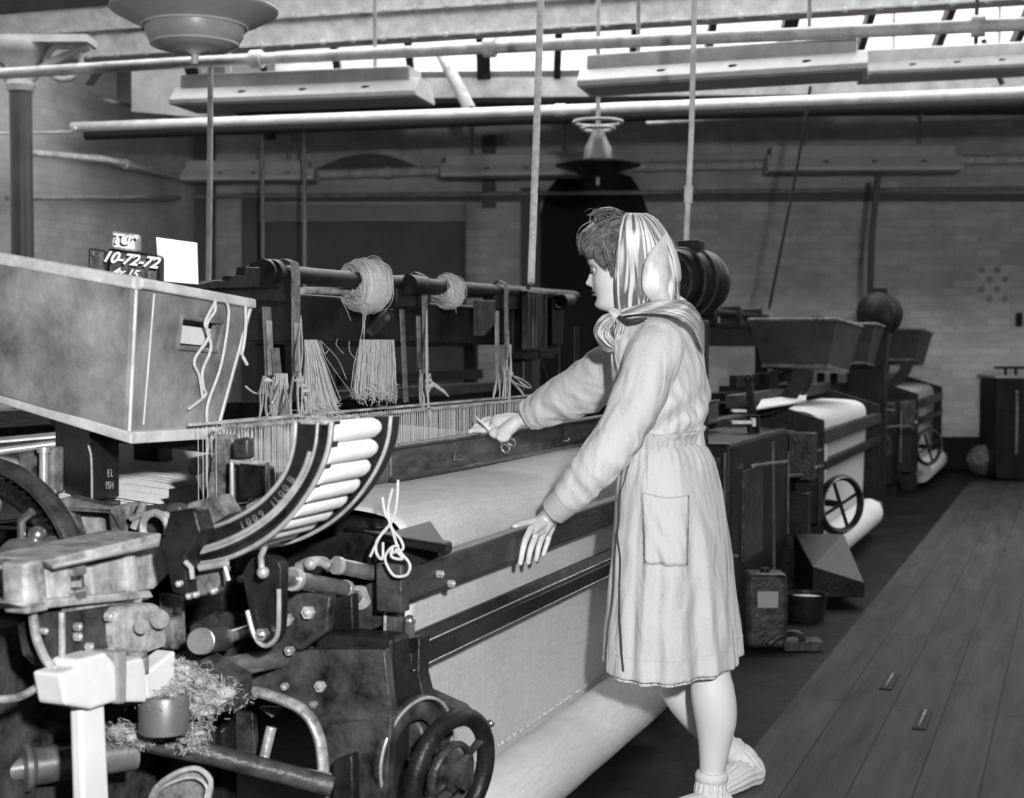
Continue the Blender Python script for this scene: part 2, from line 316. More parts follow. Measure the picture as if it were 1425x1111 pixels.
# riveted girder across the room
a = D(380, 68, 10.4); b = D(1470, 1, 9.3); d = (b - a); a0 = a - d * .6; b0 = b + d * .3; nY = Vec((-d.y, d.x, 0)).normalized()
gd = MB()
def strip(mb, a, b, z0, z1, y0, y1):
    mb.hexa([a + nY * y0 + UP * z0, b + nY * y0 + UP * z0, b + nY * y1 + UP * z0, a + nY * y1 + UP * z0, a + nY * y0 + UP * z1, b + nY * y0 + UP * z1, b + nY * y1 + UP * z1, a + nY * y1 + UP * z1])
strip(gd, a0, b0, 0, .02, -.09, .09); strip(gd, a0, b0, .02, .20, -.008, .008); strip(gd, a0, b0, .2, .225, -.05, .05); strip(gd, a0, b0, .235, .42, -.006, .02); strip(gd, a0, b0, .42, .45, -.1, .1)
struct('trim_2', gd, 'beam', smooth=0, bevel=.004)
rv = MB()
for i in range(46):
    t = i / 45; p = a0.lerp(b0, t)
    for z in (.005, .21): rv.ball(p + UP * z - nY * .085 * (1 if z < .1 else .6), .024, 5)
struct('trim_3', rv, 'beam')
# timber purlin ends and the sloped struts at the left
st = MB()
st.hexa([D(118, 118, 12.2), D(130, 120, 12.2), D(130, 120, 12.4), D(118, 118, 12.4), D(165, 50, 12.2), D(180, 52, 12.2), D(180, 52, 12.4), D(165, 50, 12.4)])
struct('trim_4', st, 'beam_d', smooth=0)
st = MB(); st.hexa([D(163, 138, 12.4), D(183, 138, 12.4), D(183, 138, 12.6), D(163, 138, 12.6), D(163, 70, 12.4), D(183, 66, 12.4), D(183, 66, 12.6), D(163, 70, 12.6)]); struct('trim_5', st, 'beam_d', smooth=0)
st = MB(); st.hexa([D(183, 155, 12.9), D(292, 165, 12.9), D(292, 165, 13.0), D(183, 155, 13.0), D(183, 52, 12.9), D(292, 66, 12.9), D(292, 66, 13.0), D(183, 52, 13.0)]); struct('trim_6', st, 'plaster', smooth=0)
st = MB(); st.hexa([D(-80, 28, 8.6), D(165, 6, 8.4), D(165, 6, 8.7), D(-80, 28, 8.9), D(-80, -60, 8.6), D(165, -60, 8.4), D(165, -60, 8.7), D(-80, -60, 8.9)]); struct('trim_13', st, 'beam_d', smooth=0)
# small skylight pane in the gable by the lamp: bright opening frames
# back-wall features: panelled recess, band above, doorway with an arched head, brick pilaster
def bw(px, py, out=.0): return hit(px, py, BN, (BW0 - BN * out).dot(BN))
def bpanel(name, x0, y0, x1, y1, m, th, out=0.002):
    mb = MB(); p = [bw(x0, y1), bw(x1, y1), bw(x1, y0), bw(x0, y0)]; p = [q - BN * out for q in p]; mb.prism(p, -BN * th); return struct(name, mb, m, smooth=0)
bpanel('wall_back_recess', 355, 560, 648, 308, 'panel', .02)
bpanel('trim_7', 355, 285, 648, 309, 'panel_l', .07)
bpanel('trim_8', 350, 270, 1425, 281, 'panel', .05)
bpanel('trim_9', 275, 560, 300, 190, 'panel', .1)
bpanel('trim_10', 340, 560, 362, 270, 'panel', .12)
bpanel('trim_11', 672, 290, 690, 190, 'panel', .1)
bpanel('trim_12', 725, 560, 752, 262, 'panel', .06)
mb = MB(); mb.prism([bw(x, y) - BN * .003 for x, y in ((752, 560), (752, 300), (760, 268), (775, 250), (800, 240), (850, 238), (878, 246), (892, 268), (903, 300), (930, 360), (930, 560))], -BN * .05); struct('door_1', mb, 'dark', smooth=0)
mb = MB(); pp = [(440, 236)] + [(440 + 150 * t, 236 - 22 * sin(pi * t)) for t in [i / 12 for i in range(13)]] + [(590, 236)]; mb.prism([bw(x, y) - BN * .003 for x, y in pp], -BN * .04); struct('window_3', mb, 'panel', smooth=0)
# column and its capital
cx = D(33, 485, 10.0); cb = Vec((cx.x, cx.y, 0)); mb = MB(); mb.lathe(cb, UP, [(0, 0), (.16, 0), (.16, .1), (.1, .16), (.078, .3), (.075, 3.08), (0, 3.08)], 32)
co = struct('pillar_column', mb, 'colm'); mb = MB(); mb.lathe(cb, UP, [(0, 3.0), (.085, 3.02), (.1, 3.06), (.085, 3.1), (.09, 3.17), (.16, 3.27), (.18, 3.3), (.18, 3.34), (0, 3.34)], 32)
mb.box(cb + UP * 3.36, Vec((.5, 0, 0)), Vec((0, .13, 0)), Vec((0, 0, .025)))
for sx in (-1, 1): mb.ring(cb + UP * 3.22 + Vec((.3 * sx, 0, 0)), (0, 1, 0), .12, .022, 24, 8); mb.tube(spline([(cb + UP * 3.1 + Vec((.08 * sx, 0, 0)))[:], (cb + UP * 3.2 + Vec((.18 * sx, 0, 0)))[:], (cb + UP * 3.33 + Vec((.48 * sx, 0, 0)))[:]], 6), .03, 8)
struct('pillar_capital', mb, 'cap')
mb = MB(); mb.hexa([D(-60, 170, 9.9), D(45, 140, 9.9), D(45, 140, 10.3), D(-60, 170, 10.3), D(-60, 60, 9.9), D(60, 95, 9.9), D(60, 95, 10.3), D(-60, 60, 10.3)])
# ------------------------------------------------------------------ pipes (each one thing)
def pipe(name, pts, r, m, lab, cat='pipe', grp=None, clamps=(), cr=1.5, sag=0):
    mb = MB(); P = [Vec(p) for p in pts]
    mb.tube(P, r, 14)
    o = obj(name, mb, m); tag(o, lab, cat, grp)
    for k, (i, t) in enumerate(clamps):
        q = P[i].lerp(P[i + 1], t); dd = (P[i + 1] - P[i]).normalized(); c = MB(); c.cyl(q - dd * .035, q + dd * .035, r * cr, 14); obj('pipe_clamp', c, m, o)
    return o
def far(px, py, d): return D(px, py, d)
pipe('overhead_pipe', [far(-300, 121, 9.6), far(240, 88, 8.9), far(760, 63, 8.2), far(1500, 30, 7.3)], .034, 'pipe', 'uppermost long grey pipe crossing the whole room under the girder', clamps=((1, .24), (1, .86), (2, .83)), cr=1.6)
pipe('overhead_pipe', [far(100, 177, 10.6), far(780, 153, 9.8), far(1500, 126, 9.0)], .034, 'pipe_w', 'whitewashed long pipe crossing below the hanging lamps', clamps=((1, 0),), cr=1.2)
pipe('overhead_pipe', [far(-60, 187, 10.6), far(100, 184, 10.6), far(105, 178, 10.55)], .012, 'pipe_w', 'thin white conduit running left from the whitewashed pipe to the column')
pipe('overhead_duct', [far(120, 187, 10.9), far(780, 163, 10.1), far(1500, 142, 9.3)], .045, 'dark', 'black pipe hidden just behind the whitewashed pipe', 'pipe')
pipe('overhead_pipe', [far(900, 172, 11.0), far(1130, 156, 10.6), far(1500, 143, 10.0)], .02, 'pipe', 'thin peeling pipe below the whitewashed pipe at the right')
pipe('wall_pipe', [bw(430, 243, .25), bw(650, 237, .25), bw(1075, 229, .25), bw(1500, 219, .25)], .05, 'pipe', 'grey pipe level with the far strip lamps on the back wall', clamps=((0, .5), (1, .6)), cr=1.3)
pipe('wall_pipe', [bw(270, 274, .18), bw(900, 268, .18), bw(1480, 262, .18)], .024, 'pipe_d', 'slim grey pipe running low across the back wall')
pipe('wall_pipe', [D(10, 276, 11.2), D(250, 275, 14.2)], .02, 'pipe_d', 'slim pipe level with the column middle on the side wall')
pipe('wall_pipe', [D(20, 211, 12.0), D(145, 222, 13.0), D(258, 248, 14.5)], .03, 'pipe', 'pipe sloping down toward the far corner on the side wall', clamps=((1, .25),))
pipe('wall_pipe', [D(140, 139, 12.8), D(210, 153, 13.6), D(285, 178, 14.4)], .02, 'pipe_d', 'dark pipe high in the far left corner')
# vertical drop rods
pipe('drop_rod', [D(753, -20, 5.9), D(747, 170, 5.75), D(739, 395, 5.55)], .0145, 'rod', 'thick pale conduit dropping from the roof to the loom gantry, beside the weaver', 'conduit')
pipe('drop_rod', [D(967, -20, 5.9), D(962, 190, 5.85), D(954, 352, 5.8)], .0115, 'pipe', 'thin conduit dropping to the motor behind the weaver', 'conduit', clamps=((1, .5),))
pipe('drop_rod', [D(293, 95, 6.4), D(292, 250, 6.2), D(290, 402, 6.0)], .0125, 'pipe_d', 'grey conduit dropping behind the white card', 'conduit')
for px, y0, y1, dd, lab in ((366, 182, 400, 13.5, 'thin wire hanging near the end of the far left strip lamp'), (424, 185, 400, 13.2, 'thin wire hanging through the far left strip lamp')):
    pipe('hanging_wire', [D(px, y0, dd), D(px, y1, dd)], .016, 'pipe_d', lab, 'wire')
pipe('hanging_wire', [D(1128, 120, 9.5), D(1108, 240, 9.6), D(1070, 430, 9.7)], .01, 'dark', 'dark cable slanting down to the box loom on the right', 'cable')
pipe('hanging_wire', [D(1222, 240, 12.2), D(1213, 330, 12.1), D(1210, 445, 12.0)], .028, 'dark', 'dark conduit dropping to the farthest motor', 'cable')
pipe('hanging_wire', [D(1360, -10, 8.6), D(1358, 60, 8.5)], .012, 'dark', 'dark rod hanging the upper pipe at its right clamp', 'rod')
pipe('hanging_wire', [D(1368, 55, 11), D(1395, 118, 11)], .02, 'dark', 'dark slanting stay beneath the skylight at the right', 'rod')
pipe('roof_stay', [D(610, 66, 11.6), D(655, 155, 11.0)], .05, 'pipe_d', 'grey slanting roof stay between the two near strip lamps', 'stay')
pipe('roof_stay', [D(800, 0, 10.9), D(800, 34, 10.8)], .03, 'pipe_d', 'short dark hanger against the girder above the middle', 'stay')
# ------------------------------------------------------------------ strip lamps
def strip_lamp(pa, pb, w, h, lab, grp, far_=False, rm_='enamel_l'):
    """trough reflector between two points on its lower rim"""
    pa = Vec(pa); pb = Vec(pb); dr = (pb - pa).normalized(); nn = Vec((-dr.y, dr.x, 0)).normalized(); t = thing('strip_lamp', pa.lerp(pb, .5) + UP * h, lab, 'lamp', grp)
    def prof(mb, P, e0, e1):
        mb.prism([pa + dr * e0 + nn * x + UP * z for x, z in P], (pb - dr * e1) - (pa + dr * e0))
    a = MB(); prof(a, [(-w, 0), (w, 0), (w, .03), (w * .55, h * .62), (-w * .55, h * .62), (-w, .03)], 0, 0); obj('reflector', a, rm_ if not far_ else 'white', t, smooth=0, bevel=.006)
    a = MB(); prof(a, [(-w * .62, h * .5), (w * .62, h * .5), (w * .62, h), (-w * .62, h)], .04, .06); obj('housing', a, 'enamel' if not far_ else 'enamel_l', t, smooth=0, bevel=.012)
    for f in (.2, .8): q = pa.lerp(pb, f) + UP * h; a = MB(); a.cyl(q, q + UP * .42, .012, 8); obj('hanger', a, 'pipe_d', t)
    a = MB(); prof(a, [(-w * .8, -.004), (w * .8, -.004), (w * .8, .0), (-w * .8, .0)], .03, .03); obj('diffuser', a, 'panel_l', t, smooth=0)
    for f in (.3, .55, .8): q = pa.lerp(pb, f) - nn * (w * .8) + UP * (h * .34); a = MB(); a.ball(q, .02, 6, (1.6, .5, .5)); obj('vent_slot', a, 'dark', t)
    return t
strip_lamp(D(255, 152, 9.0), D(592, 140, 8.6), .19, .19, 'large strip lamp at the upper left, between the two long pipes', 'near strip lamps')
strip_lamp(D(812, 128, 8.4), D(1208, 104, 8.0), .19, .19, 'longest strip lamp, above and to the right of the weaver', 'near strip lamps')
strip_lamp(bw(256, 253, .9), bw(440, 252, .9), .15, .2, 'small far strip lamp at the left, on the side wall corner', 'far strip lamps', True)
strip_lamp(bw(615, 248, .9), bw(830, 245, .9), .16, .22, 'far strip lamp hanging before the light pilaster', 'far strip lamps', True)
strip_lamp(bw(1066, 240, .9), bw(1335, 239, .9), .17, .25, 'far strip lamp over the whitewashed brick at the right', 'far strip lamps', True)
strip_lamp(D(1195, 112, 10.6), D(1440, 100, 10.4), .19, .2, 'strip lamp at the right edge, under the skylight', 'near strip lamps', rm_='drum')
# ------------------------------------------------------------------ pendant lamps
c = D(271, 73, 5.6); t = thing('pendant_lamp', c, 'wide round pendant lamp hanging at the top left corner', 'lamp')
mb = MB(); k = 5.6 / 2000
mb.lathe(c, UP, [(0, .012), (.11 * 1, .01), (.165, .03), (.185, .06), (.19, .095), (.2, .1), (.25, .12), (.315, .155), (.318, .165), (.25, .145), (.15, .13), (0, .13)], 64); obj('lamp_shade', mb, 'enamel', t)
mb = MB(); mb.lathe(c, UP, [(0, .13), (.115, .135), (.11, .33), (.13, .36), (0, .4)], 40); obj('lamp_hood', mb, 'enamel', t)
mb = MB(); mb.lathe(c, UP, [(0, -.045), (.012, -.045), (.014, -.01), (.03, .0), (.05, .006), (.11, .012), (0, .02)], 32); obj('finial', mb, 'enamel_l', t)
mb = MB(); mb.ring(c + UP * .098, UP, .2, .006, 64, 6); mb.ring(c + UP * .163, UP, .317, .005, 64, 6); mb.ring(c + UP * .03, UP, .165, .006, 64, 6); obj('rolled_rim', mb, 'enamel_l', t)
mb = MB(); mb.cyl(c + UP * .38, c + UP * 3.1, .02, 10)
for a in range(4): q = c + Vec((cos(a * pi / 2 + .3) * .12, sin(a * pi / 2 + .3) * .12, 0)); mb.cyl(q + UP * .13, q + UP * .36, .008, 8)
obj('hanger', mb, 'pipe_d', t)
c = D(832, 240, 9.0); t = thing('pendant_lamp', c - UP * .05, 'dark dish pendant lamp hanging in the middle, above the weaver', 'lamp')
mb = MB(); mb.lathe(c, UP, [(0, -.03), (.10, -.028), (.14, .0), (.19, .02), (.265, .04), (.265, .05), (.15, .06), (.1, .075), (0, .075)], 48); obj('lamp_shade', mb, 'iron', t)
mb = MB(); mb.lathe(c, UP, [(0, -.02), (.105, -.018), (.12, .01), (.08, .03), (0, .03)], 32); obj('reflector_ring', mb, 'enamel', t)
mb = MB(); mb.lathe(c, UP, [(0, .07), (.09, .08), (.085, .15), (.05, .22), (.04, .26), (0, .26)], 32); obj('lamp_hood', mb, 'drum', t)
mb = MB(); mb.ring(c + UP * .27, UP, .1, .012, 24, 6); mb.ring(c + UP * .31, UP, .15, .012, 24, 6); mb.cyl(c + UP * .25, c + UP * 2.0, .014, 8); mb.cyl(c - UP * .08, c - UP * .0, .012, 8); obj('hanger', mb, 'pipe_d', t)
# ------------------------------------------------------------------ aisle boards and small things on the right
def plank_mat():
    m = bpy.data.materials.new('worn aisle planks'); m.use_nodes = True; nt = m.node_tree; N = nt.nodes; K = nt.links; b = N['Principled BSDF']; b.inputs['Roughness'].default_value = .7; b.inputs['Specular IOR Level'].default_value = .15
    tc = N.new('ShaderNodeTexCoord'); mp = N.new('ShaderNodeMapping'); mp.inputs['Rotation'].default_value = (0, 0, -(pi / 2 - TH)); K.new(tc.outputs['Object'], mp.inputs[0])
    t = N.new('ShaderNodeTexBrick'); t.inputs['Scale'].default_value = 1; t.inputs['Brick Width'].default_value = 2.6; t.inputs['Row Height'].default_value = .17; t.inputs['Mortar Size'].default_value = .003
    t.inputs['Color1'].default_value = (.036, .036, .036, 1); t.inputs['Color2'].default_value = (.048, .048, .048, 1); t.inputs['Mortar'].default_value = (.012, .012, .012, 1); K.new(mp.outputs[0], t.inputs['Vector'])
    q = N.new('ShaderNodeMapping'); q.inputs['Scale'].default_value = (.6, 5, 1); K.new(mp.outputs[0], q.inputs[0])
    n = N.new('ShaderNodeTexNoise'); n.inputs['Scale'].default_value = 2.5; n.inputs['Detail'].default_value = 8; n.inputs['Roughness'].default_value = .7; K.new(q.outputs[0], n.inputs['Vector'])
    r = N.new('ShaderNodeValToRGB'); r.color_ramp.elements[0].position = .3; r.color_ramp.elements[1].position = .72; r.color_ramp.elements[0].color = (.45, .45, .45, 1); r.color_ramp.elements[1].color = (1.5, 1.5, 1.5, 1)
    K.new(n.outputs['Fac'], r.inputs[0]); mx = N.new('ShaderNodeMix'); mx.data_type = 'RGBA'; mx.blend_type = 'MULTIPLY'; mx.inputs[0].default_value = 1; K.new(t.outputs['Color'], mx.inputs[6]); K.new(r.outputs[0], mx.inputs[7]); K.new(mx.outputs[2], b.inputs['Base Color'])
    bp = N.new('ShaderNodeBump'); bp.inputs['Strength'].default_value = .35; bp.inputs['Distance'].default_value = .006; K.new(n.outputs['Fac'], bp.inputs['Height']); K.new(bp.outputs[0], b.inputs['Normal'])
    return m
M['planks'] = plank_mat()
mb = MB(); mb.lbox(-4, 11.2, -5.5, -.395, 0, .012); struct('floor_boards', mb, 'planks', smooth=0)
def slot(px, py, lab, ln=.16):
    p = Z(px, py, .012); a = thing('floor_socket', p, lab, 'floor plate', 'sockets let into the aisle boards')
    mb = MB(); mb.box(p + UP * .003, A * ln * .5, B * .022, UP * .003); obj('cover_plate', mb, 'dark', a, bevel=.002)
    mb = MB(); mb.box(p + UP * .009, A * ln * .42, B * .005, UP * .004); obj('key_bar', mb, 'iron_dust', a, bevel=.002)
slot(1238, 950, 'upper of two metal slots in the aisle boards', .26); slot(1284, 1003, 'lower of two metal slots in the aisle boards', .26)
# far dark machine end against the right edge
p = Z(1412, 665, 0); t = thing('control_cabinet', p, 'dark cabinet with a pale top standing at the right edge by the wall', 'cabinet')
mb = MB(); mb.box(p + UP * .48, Vec((.27, 0, 0)), Vec((0, .25, 0)), Vec((0, 0, .48))); obj('body', mb, 'iron', t, bevel=.02)
mb = MB(); mb.box(p + UP * .975, Vec((.29, 0, 0)), Vec((0, .27, 0)), Vec((0, 0, .015))); obj('top', mb, 'panel_l', t, bevel=.01)
mb = MB(); mb.box(p + UP * 1.06 - Vec((.05, 0, 0)), Vec((.13, 0, 0)), Vec((0, .1, 0)), Vec((0, 0, .012))); mb.cyl(p + UP * .98 - Vec((.1, 0, 0)), p + UP * 1.06 - Vec((.1, 0, 0)), .015, 8); mb.cyl(p + UP * .98, p + UP * 1.06, .015, 8); obj('handle', mb, 'iron', t, bevel=.005)
mb = MB(); mb.box(p + UP * .55 + Vec((-.08, -.26, 0)), Vec((.012, 0, 0)), Vec((0, .01, 0)), Vec((0, 0, .3))); obj('hinge_strip', mb, 'iron_dust', t)
p = Z(1372, 664, 0); mb = MB(); mb.ball(p + UP * .16, .16, 8, (1.2, .8, 1)); tag(obj('waste_sack', mb, 'iron_dust'), 'rumpled dark sack slumped beside the cabinet at the wall', 'sack')
# checked notice on the brick
pc = bw(1382, 396, .006); mb = MB(); mb.box(pc, BD * .17, UP * .2, BN * .003); t = obj('wall_notice', mb, 'plaster', smooth=0); tag(t, 'pale notice with rows of round spots on the brick wall', 'notice')
mb = MB()
for i in range(4):
    for j in range(4):
        if (i + j) % 2 == 0: q = pc + BD * (-.12 + .08 * i) + UP * (.15 - .1 * j) - BN * .004; mb.cyl(q, q - BN * .004, .036, 14)
obj('spot_print', mb, 'panel_l', t)
pc = bw(1418, 445, .02); mb = MB(); mb.box(pc, BD * .03, UP * .07, BN * .02); tag(obj('wall_switch', mb, 'iron', bevel=.004), 'small dark switch on the brick wall at the right edge', 'switch')
# ================================================================== THE LOOM IN FRONT
loom = thing('power_loom', L(.8, .6, 0), 'nearest power loom, with a curved bobbin magazine, where the weaver works', 'loom', 'power looms')
def P(name, mb, m, par=None, **k): return obj(name, mb, m, par or loom, **k)
def plate_u(pts, u, t, m, name, bevel=.003, par=None):
    return P(name, MB().prism(UP_(pts, u), A * t), m, par, smooth=30, bevel=bevel)
def plate_v(pts, v, t, m, name, bevel=.003, par=None):
    return P(name, MB().prism(VP_(pts, v), B * t), m, par, smooth=30, bevel=bevel)
def bolt(mb, c, ax, r=.012, h=.012): mb.tube([c, c + Vec(ax).normalized() * h], r, 6); mb.ball(c + Vec(ax).normalized() * h, r * .55, 4)
nA = -A; nB = -B
# ---- rails in front of the cloth
P('hand_rail', MB().lbox(-.075, 2.35, -.02, .02, .715, .79), 'wood_dark', smooth=0, bevel=.006)
mb = MB(); mb.lbox(-.11, -.07, -.03, .03, .70, .80); P('rail_bracket', mb, 'iron_grey', bevel=.004)
for u, z in ((.09, .752), (.15, .722)): mb = MB(); bolt(mb, L(u, -.02, z), nB, .009, .012); P('rail_bolt', mb, 'edge')
mb = MB(); mb.prism([L(-.04, v, z) for v, z in ((-.02, .565), (.03, .565), (.03, .625), (.012, .628), (-.0, .606), (-.02, .602))], A * 2.5); P('guide_bar', mb, 'iron', smooth=30, bevel=.003)
mb = MB(); mb.tube([L(-.035, -.004, .607), L(2.45, -.004, .607)], .0022, 6); mb.tube([L(-.035, -.021, .566), L(2.45, -.021, .566)], .0018, 6); P('guide_bar_edge_glint', mb, 'edge')  # bright tubes: painted highlight along the bar's ridge, and its lower edge
mb = MB(); bolt(mb, L(-.01, .0, .63), UP, .012, .03); mb.ball(L(-.01, 0, .665), .013, 8); P('guide_bolt', mb, 'steel')
# ---- cloth: one sheet over the breast beam and down, then the roll
def cl_prof(): return spline([(.345, .895), (.26, .893), (.16, .888), (.085, .872), (.05, .835), (.042, .77), (.046, .66), (.055, .5), (.062, .3), (.066, .17)], 6)
cp = cl_prof()
def clo(i, j):
    k = i * (len(cp) - 1); a = int(min(k, len(cp) - 2)); f = k - a; v = cp[a][0] + (cp[a + 1][0] - cp[a][0]) * f; z = cp[a][1] + (cp[a + 1][1] - cp[a][1]) * f
    u0 = .06 + .05 * exp(-((z - .42) / .12) ** 2) * (z < .6); return L(u0 + (2.02 - u0) * j, v + .0015 * sin(j * 34 + z * 6), z + .002 * sin(j * 9) * (v > .1))
mb = MB(); mb.grid(54, 40, clo); co_cloth = obj('woven_cloth', mb, 'cloth', org=L(1, .07, .17), solid=.002, smooth=60)
tag(co_cloth, 'pale cloth stretched over the near loom and hanging down behind its dark rails', 'cloth', 'woven cloth on the looms')
mb = MB(); mb.tube(spline([tuple(L(.095 - .0 * t, v, z)) for t, (v, z) in enumerate(cp[0:30:4])], 3), .0022, 5); obj('selvedge', mb, 'yarn', co_cloth)
mb = MB(); mb.tube([L(.03 + (1.64 - .03) * k / 24, -.03, .15) for k in range(25)], .095, 56, disp=lambda s, a: 1 + .006 * sin(s * 30) * sin(a * 2)); ro = obj('cloth_roll', mb, 'cloth_roll', org=L(.8, -.03, .055), smooth=50)
tag(ro, 'thick roll of pale cloth low down on the near loom', 'cloth roll', 'cloth rolls')
for u_a, u_b in ((-.16, .03), (1.64, 2.2)): mb = MB(); mb.cyl(L(u_a, -.03, .15), L(u_b, -.03, .15), .022, 16); obj('roll_shaft', mb, 'shaft', ro)
mb = MB()
for i in range(260): # frayed edge where the panel meets the roll
    u = .1 + 1.5 * R.random(); q = L(u, .036, .236); mb.tube([q, q + Vec((R.uniform(-.004, .004), 0, R.uniform(.002, .009)))], .0007, 3)
obj('loose_fibres', mb, 'yarn', ro)
mb = MB(); mb.lbox(.06, 2.1, .095, .23, .80, .868); P('breast_beam', mb, 'iron', bevel=.02)
# ---- the dark plate on which the cloth edge lies
mb = MB(); mb.hexa([Z(478, 745, .83), Z(620, 772, .83), Z(600, 727, .83), Z(500, 722, .83), Z(478, 735, .85), Z(622, 757, .85), Z(598, 724, .85), Z(500, 717, .85)]); P('breast_plate', mb, 'iron', smooth=0, bevel=.004)
# ---- sley: cap, reed, race
def sb(name, m, pts, v, t): return P(name, MB().prism([V(*p, v) for p in pts], B * t), m, smooth=0, bevel=.004)
sb('sley_cap', 'wood_worn', [(545, 623), (860, 577), (1000, 557), (1000, 585), (860, 607), (545, 669)], .335, .06)
mb = MB(); mb.tube([V(545, 624, .33), V(1000, 558, .33)], .007, 8); mb.tube([V(545, 669, .33), V(1000, 586, .33)], .01, 8); P('cap_bead', mb, 'wood_dark')
for x, y in ((632, 640), (782, 614)):
    mb = MB(); q = V(x, y, .33); mb.tube([q, q + UP * .03 + nB * .006, q + UP * .05], .0025, 6); mb.tube([q, q + A * .05 - UP * .004, q + A * .075 + UP * .004], .0028, 6); P('cap_hook', mb, 'shaft')
u0, u1 = -.1, 2.4
mb = MB()
for i in range(420): u = .1 + (u1 - .1) * i / 419; mb.lbox(u, u + .0022, .345, .352, .885, .965)
P('reed', mb, 'shaft', smooth=0)
P('race_board', MB().lbox(-.12, 2.4, .335, .46, .83, .885), 'wood_dark', smooth=0, bevel=.005)
# ---- heald wires and their top bar, warp behind
mb = MB()
for i in range(520):
    u = -.13 + 2.5 * i / 519; v = .40 + .05 * (i % 3) / 2; j = R.uniform(-.003, .003); w = .0011; mb.lbox(u + j, u + j + w, v, v + w, .90, 1.075)
P('heald_wires', mb, 'string', smooth=0)
mb = MB(); mb.lbox(-.14, 2.4, .395, .405, 1.07, 1.076); mb.lbox(-.14, 2.4, .455, .462, 1.078, 1.084); P('heald_bar', mb, 'strapwood', smooth=0)
mb = MB()
for i in range(700):
    u = -.16 + 2.45 * i / 699 + R.uniform(-.003, .003); mb.tube([L(u, .47, .885 + R.uniform(-.006, .006)), L(u, 1.0, .935 + R.uniform(-.004, .004)), L(u, 1.6, .97)], .0014, 3, cap=False)
wp = obj('warp_threads', mb, 'yarn', org=L(1, 1, .92), smooth=0); tag(wp, 'sheet of pale warp threads running back under the gantry of the near loom', 'warp', kind='stuff')
P('heald_shade_board', MB().lbox(-.14, 2.4, .50, .515, .86, .94), 'iron', smooth=0)
mb = MB(); mb.tube([L(-.3, 1.62, .93), L(2.5, 1.62, .93)], .05, 18); P('back_rest', mb, 'shaft')
mb = MB(); mb.tube([L(-.2, 1.55, .45), L(2.4, 1.55, .45)], .2, 28); P('warp_beam', mb, 'iron_grey')
# ---- casting left of the healds
plate_u([(300, 605), (322, 605), (345, 700), (283, 712)], -.12, .02, 'iron_dust', 'heald_bracket')
plate_u([(322, 612), (345, 608), (345, 640), (322, 640)], -.16, .03, 'iron_grey', 'bracket_head', .008)
plate_u([(330, 645), (370, 650), (372, 690), (330, 697)], -.17, .04, 'iron', 'bracket_block', .008)
mb = MB(); mb.tube(UP_([(323, 700), (323, 642), (372, 646), (373, 690), (345, 706)], -.175), .006, 8); P('bracket_rim', mb, 'edge')
plate_u([(262, 640), (288, 632), (292, 700), (285, 700)], -.08, .02, 'iron_dust', 'temple_arm')
mb = MB(); mb.cyl(U(268, 650, -.09), U(290, 645, -.05), .02, 12); P('temple_pin', mb, 'iron_grey')
# ---- curved bobbin magazine: two plates standing across the row, yarn tubes between them
UM0, UM1 = -.50, -.255
def arc(outer, u, off=0): return UP_(outer, u)
fo = [(461, 588), (457, 622), (446, 655), (428, 688), (402, 722), (370, 750), (330, 772), (292, 783), (258, 785)]
fi = [(411, 588), (408, 622), (398, 655), (380, 682), (355, 705), (322, 724), (296, 734), (270, 745), (250, 758)]
fo_s = [tuple(p) for p in spline(fo, 5)]; fi_s = [tuple(p) for p in spline(fi, 5)]
mag = P('magazine_front_plate', MB().prism(UP_(fo_s + fi_s[::-1], UM0), A * .016), 'iron', smooth=30, bevel=.002)
mb = MB()
for k, w in ((.0, .0042), (.50, .0045), (.62, .003), (1.0, .0048)):
    pts = [U(a[0] + (b[0] - a[0]) * k, a[1] + (b[1] - a[1]) * k, UM0 - .004) for a, b in zip(fi_s, fo_s)]
    if k == .5: pts = pts[6:]
    mb.tube(pts, w, 8)
P('magazine_rib', mb, 'edge')
# raised casting letters along the plate, worn nearly smooth
import math as _m
for ch, x, y, an in (('1', 337, 732, 25), ('0', 346, 727, 27), ('0', 355, 722, 30), ('9', 364, 716, 33), ('1', 380, 702, 42), ('L', 386, 695, 46), ('0', 392, 688, 50), ('0', 398, 680, 54), ('B', 405, 668, 60)):
    p = U(x, y, UM0 - .002); xd = (U(x + 10 * cos(radians(an)), y - 10 * sin(radians(an)), UM0) - U(x, y, UM0)); text(ch, .02, p, xd, UP, 'iron_dust', mag, .0015)
bo = [(562, 580), (560, 605), (553, 632), (540, 660), (520, 687), (494, 710), (462, 730), (425, 745), (395, 752)]
bi = [(546, 582), (543, 607), (536, 630), (523, 655), (503, 680), (478, 701), (448, 720), (415, 735), (390, 741)]
bo_s = [tuple(p) for p in spline(bo, 5)]; bi_s = [tuple(p) for p in spline(bi, 5)]
# the rear plate is the same quarter arc, moved along the tubes
dv = A * (UM1 - UM0)
mb = MB(); mb.prism([p + dv for p in UP_(fo_s + fi_s[::-1], UM0)], A * .035); P('magazine_rear_plate', mb, 'iron', smooth=30, bevel=.002)
mb = MB(); mb.tube([U(a[0] * .02 + b[0] * .98, a[1] * .02 + b[1] * .98, UM0) + dv - A * .004 for a, b in zip(fi_s, fo_s)], .004, 8); mb.tube([U(a[0], a[1], UM0) + dv - A * .004 for a, b in zip(fi_s, fo_s)], .004, 8); P('magazine_rear_rib', mb, 'edge')
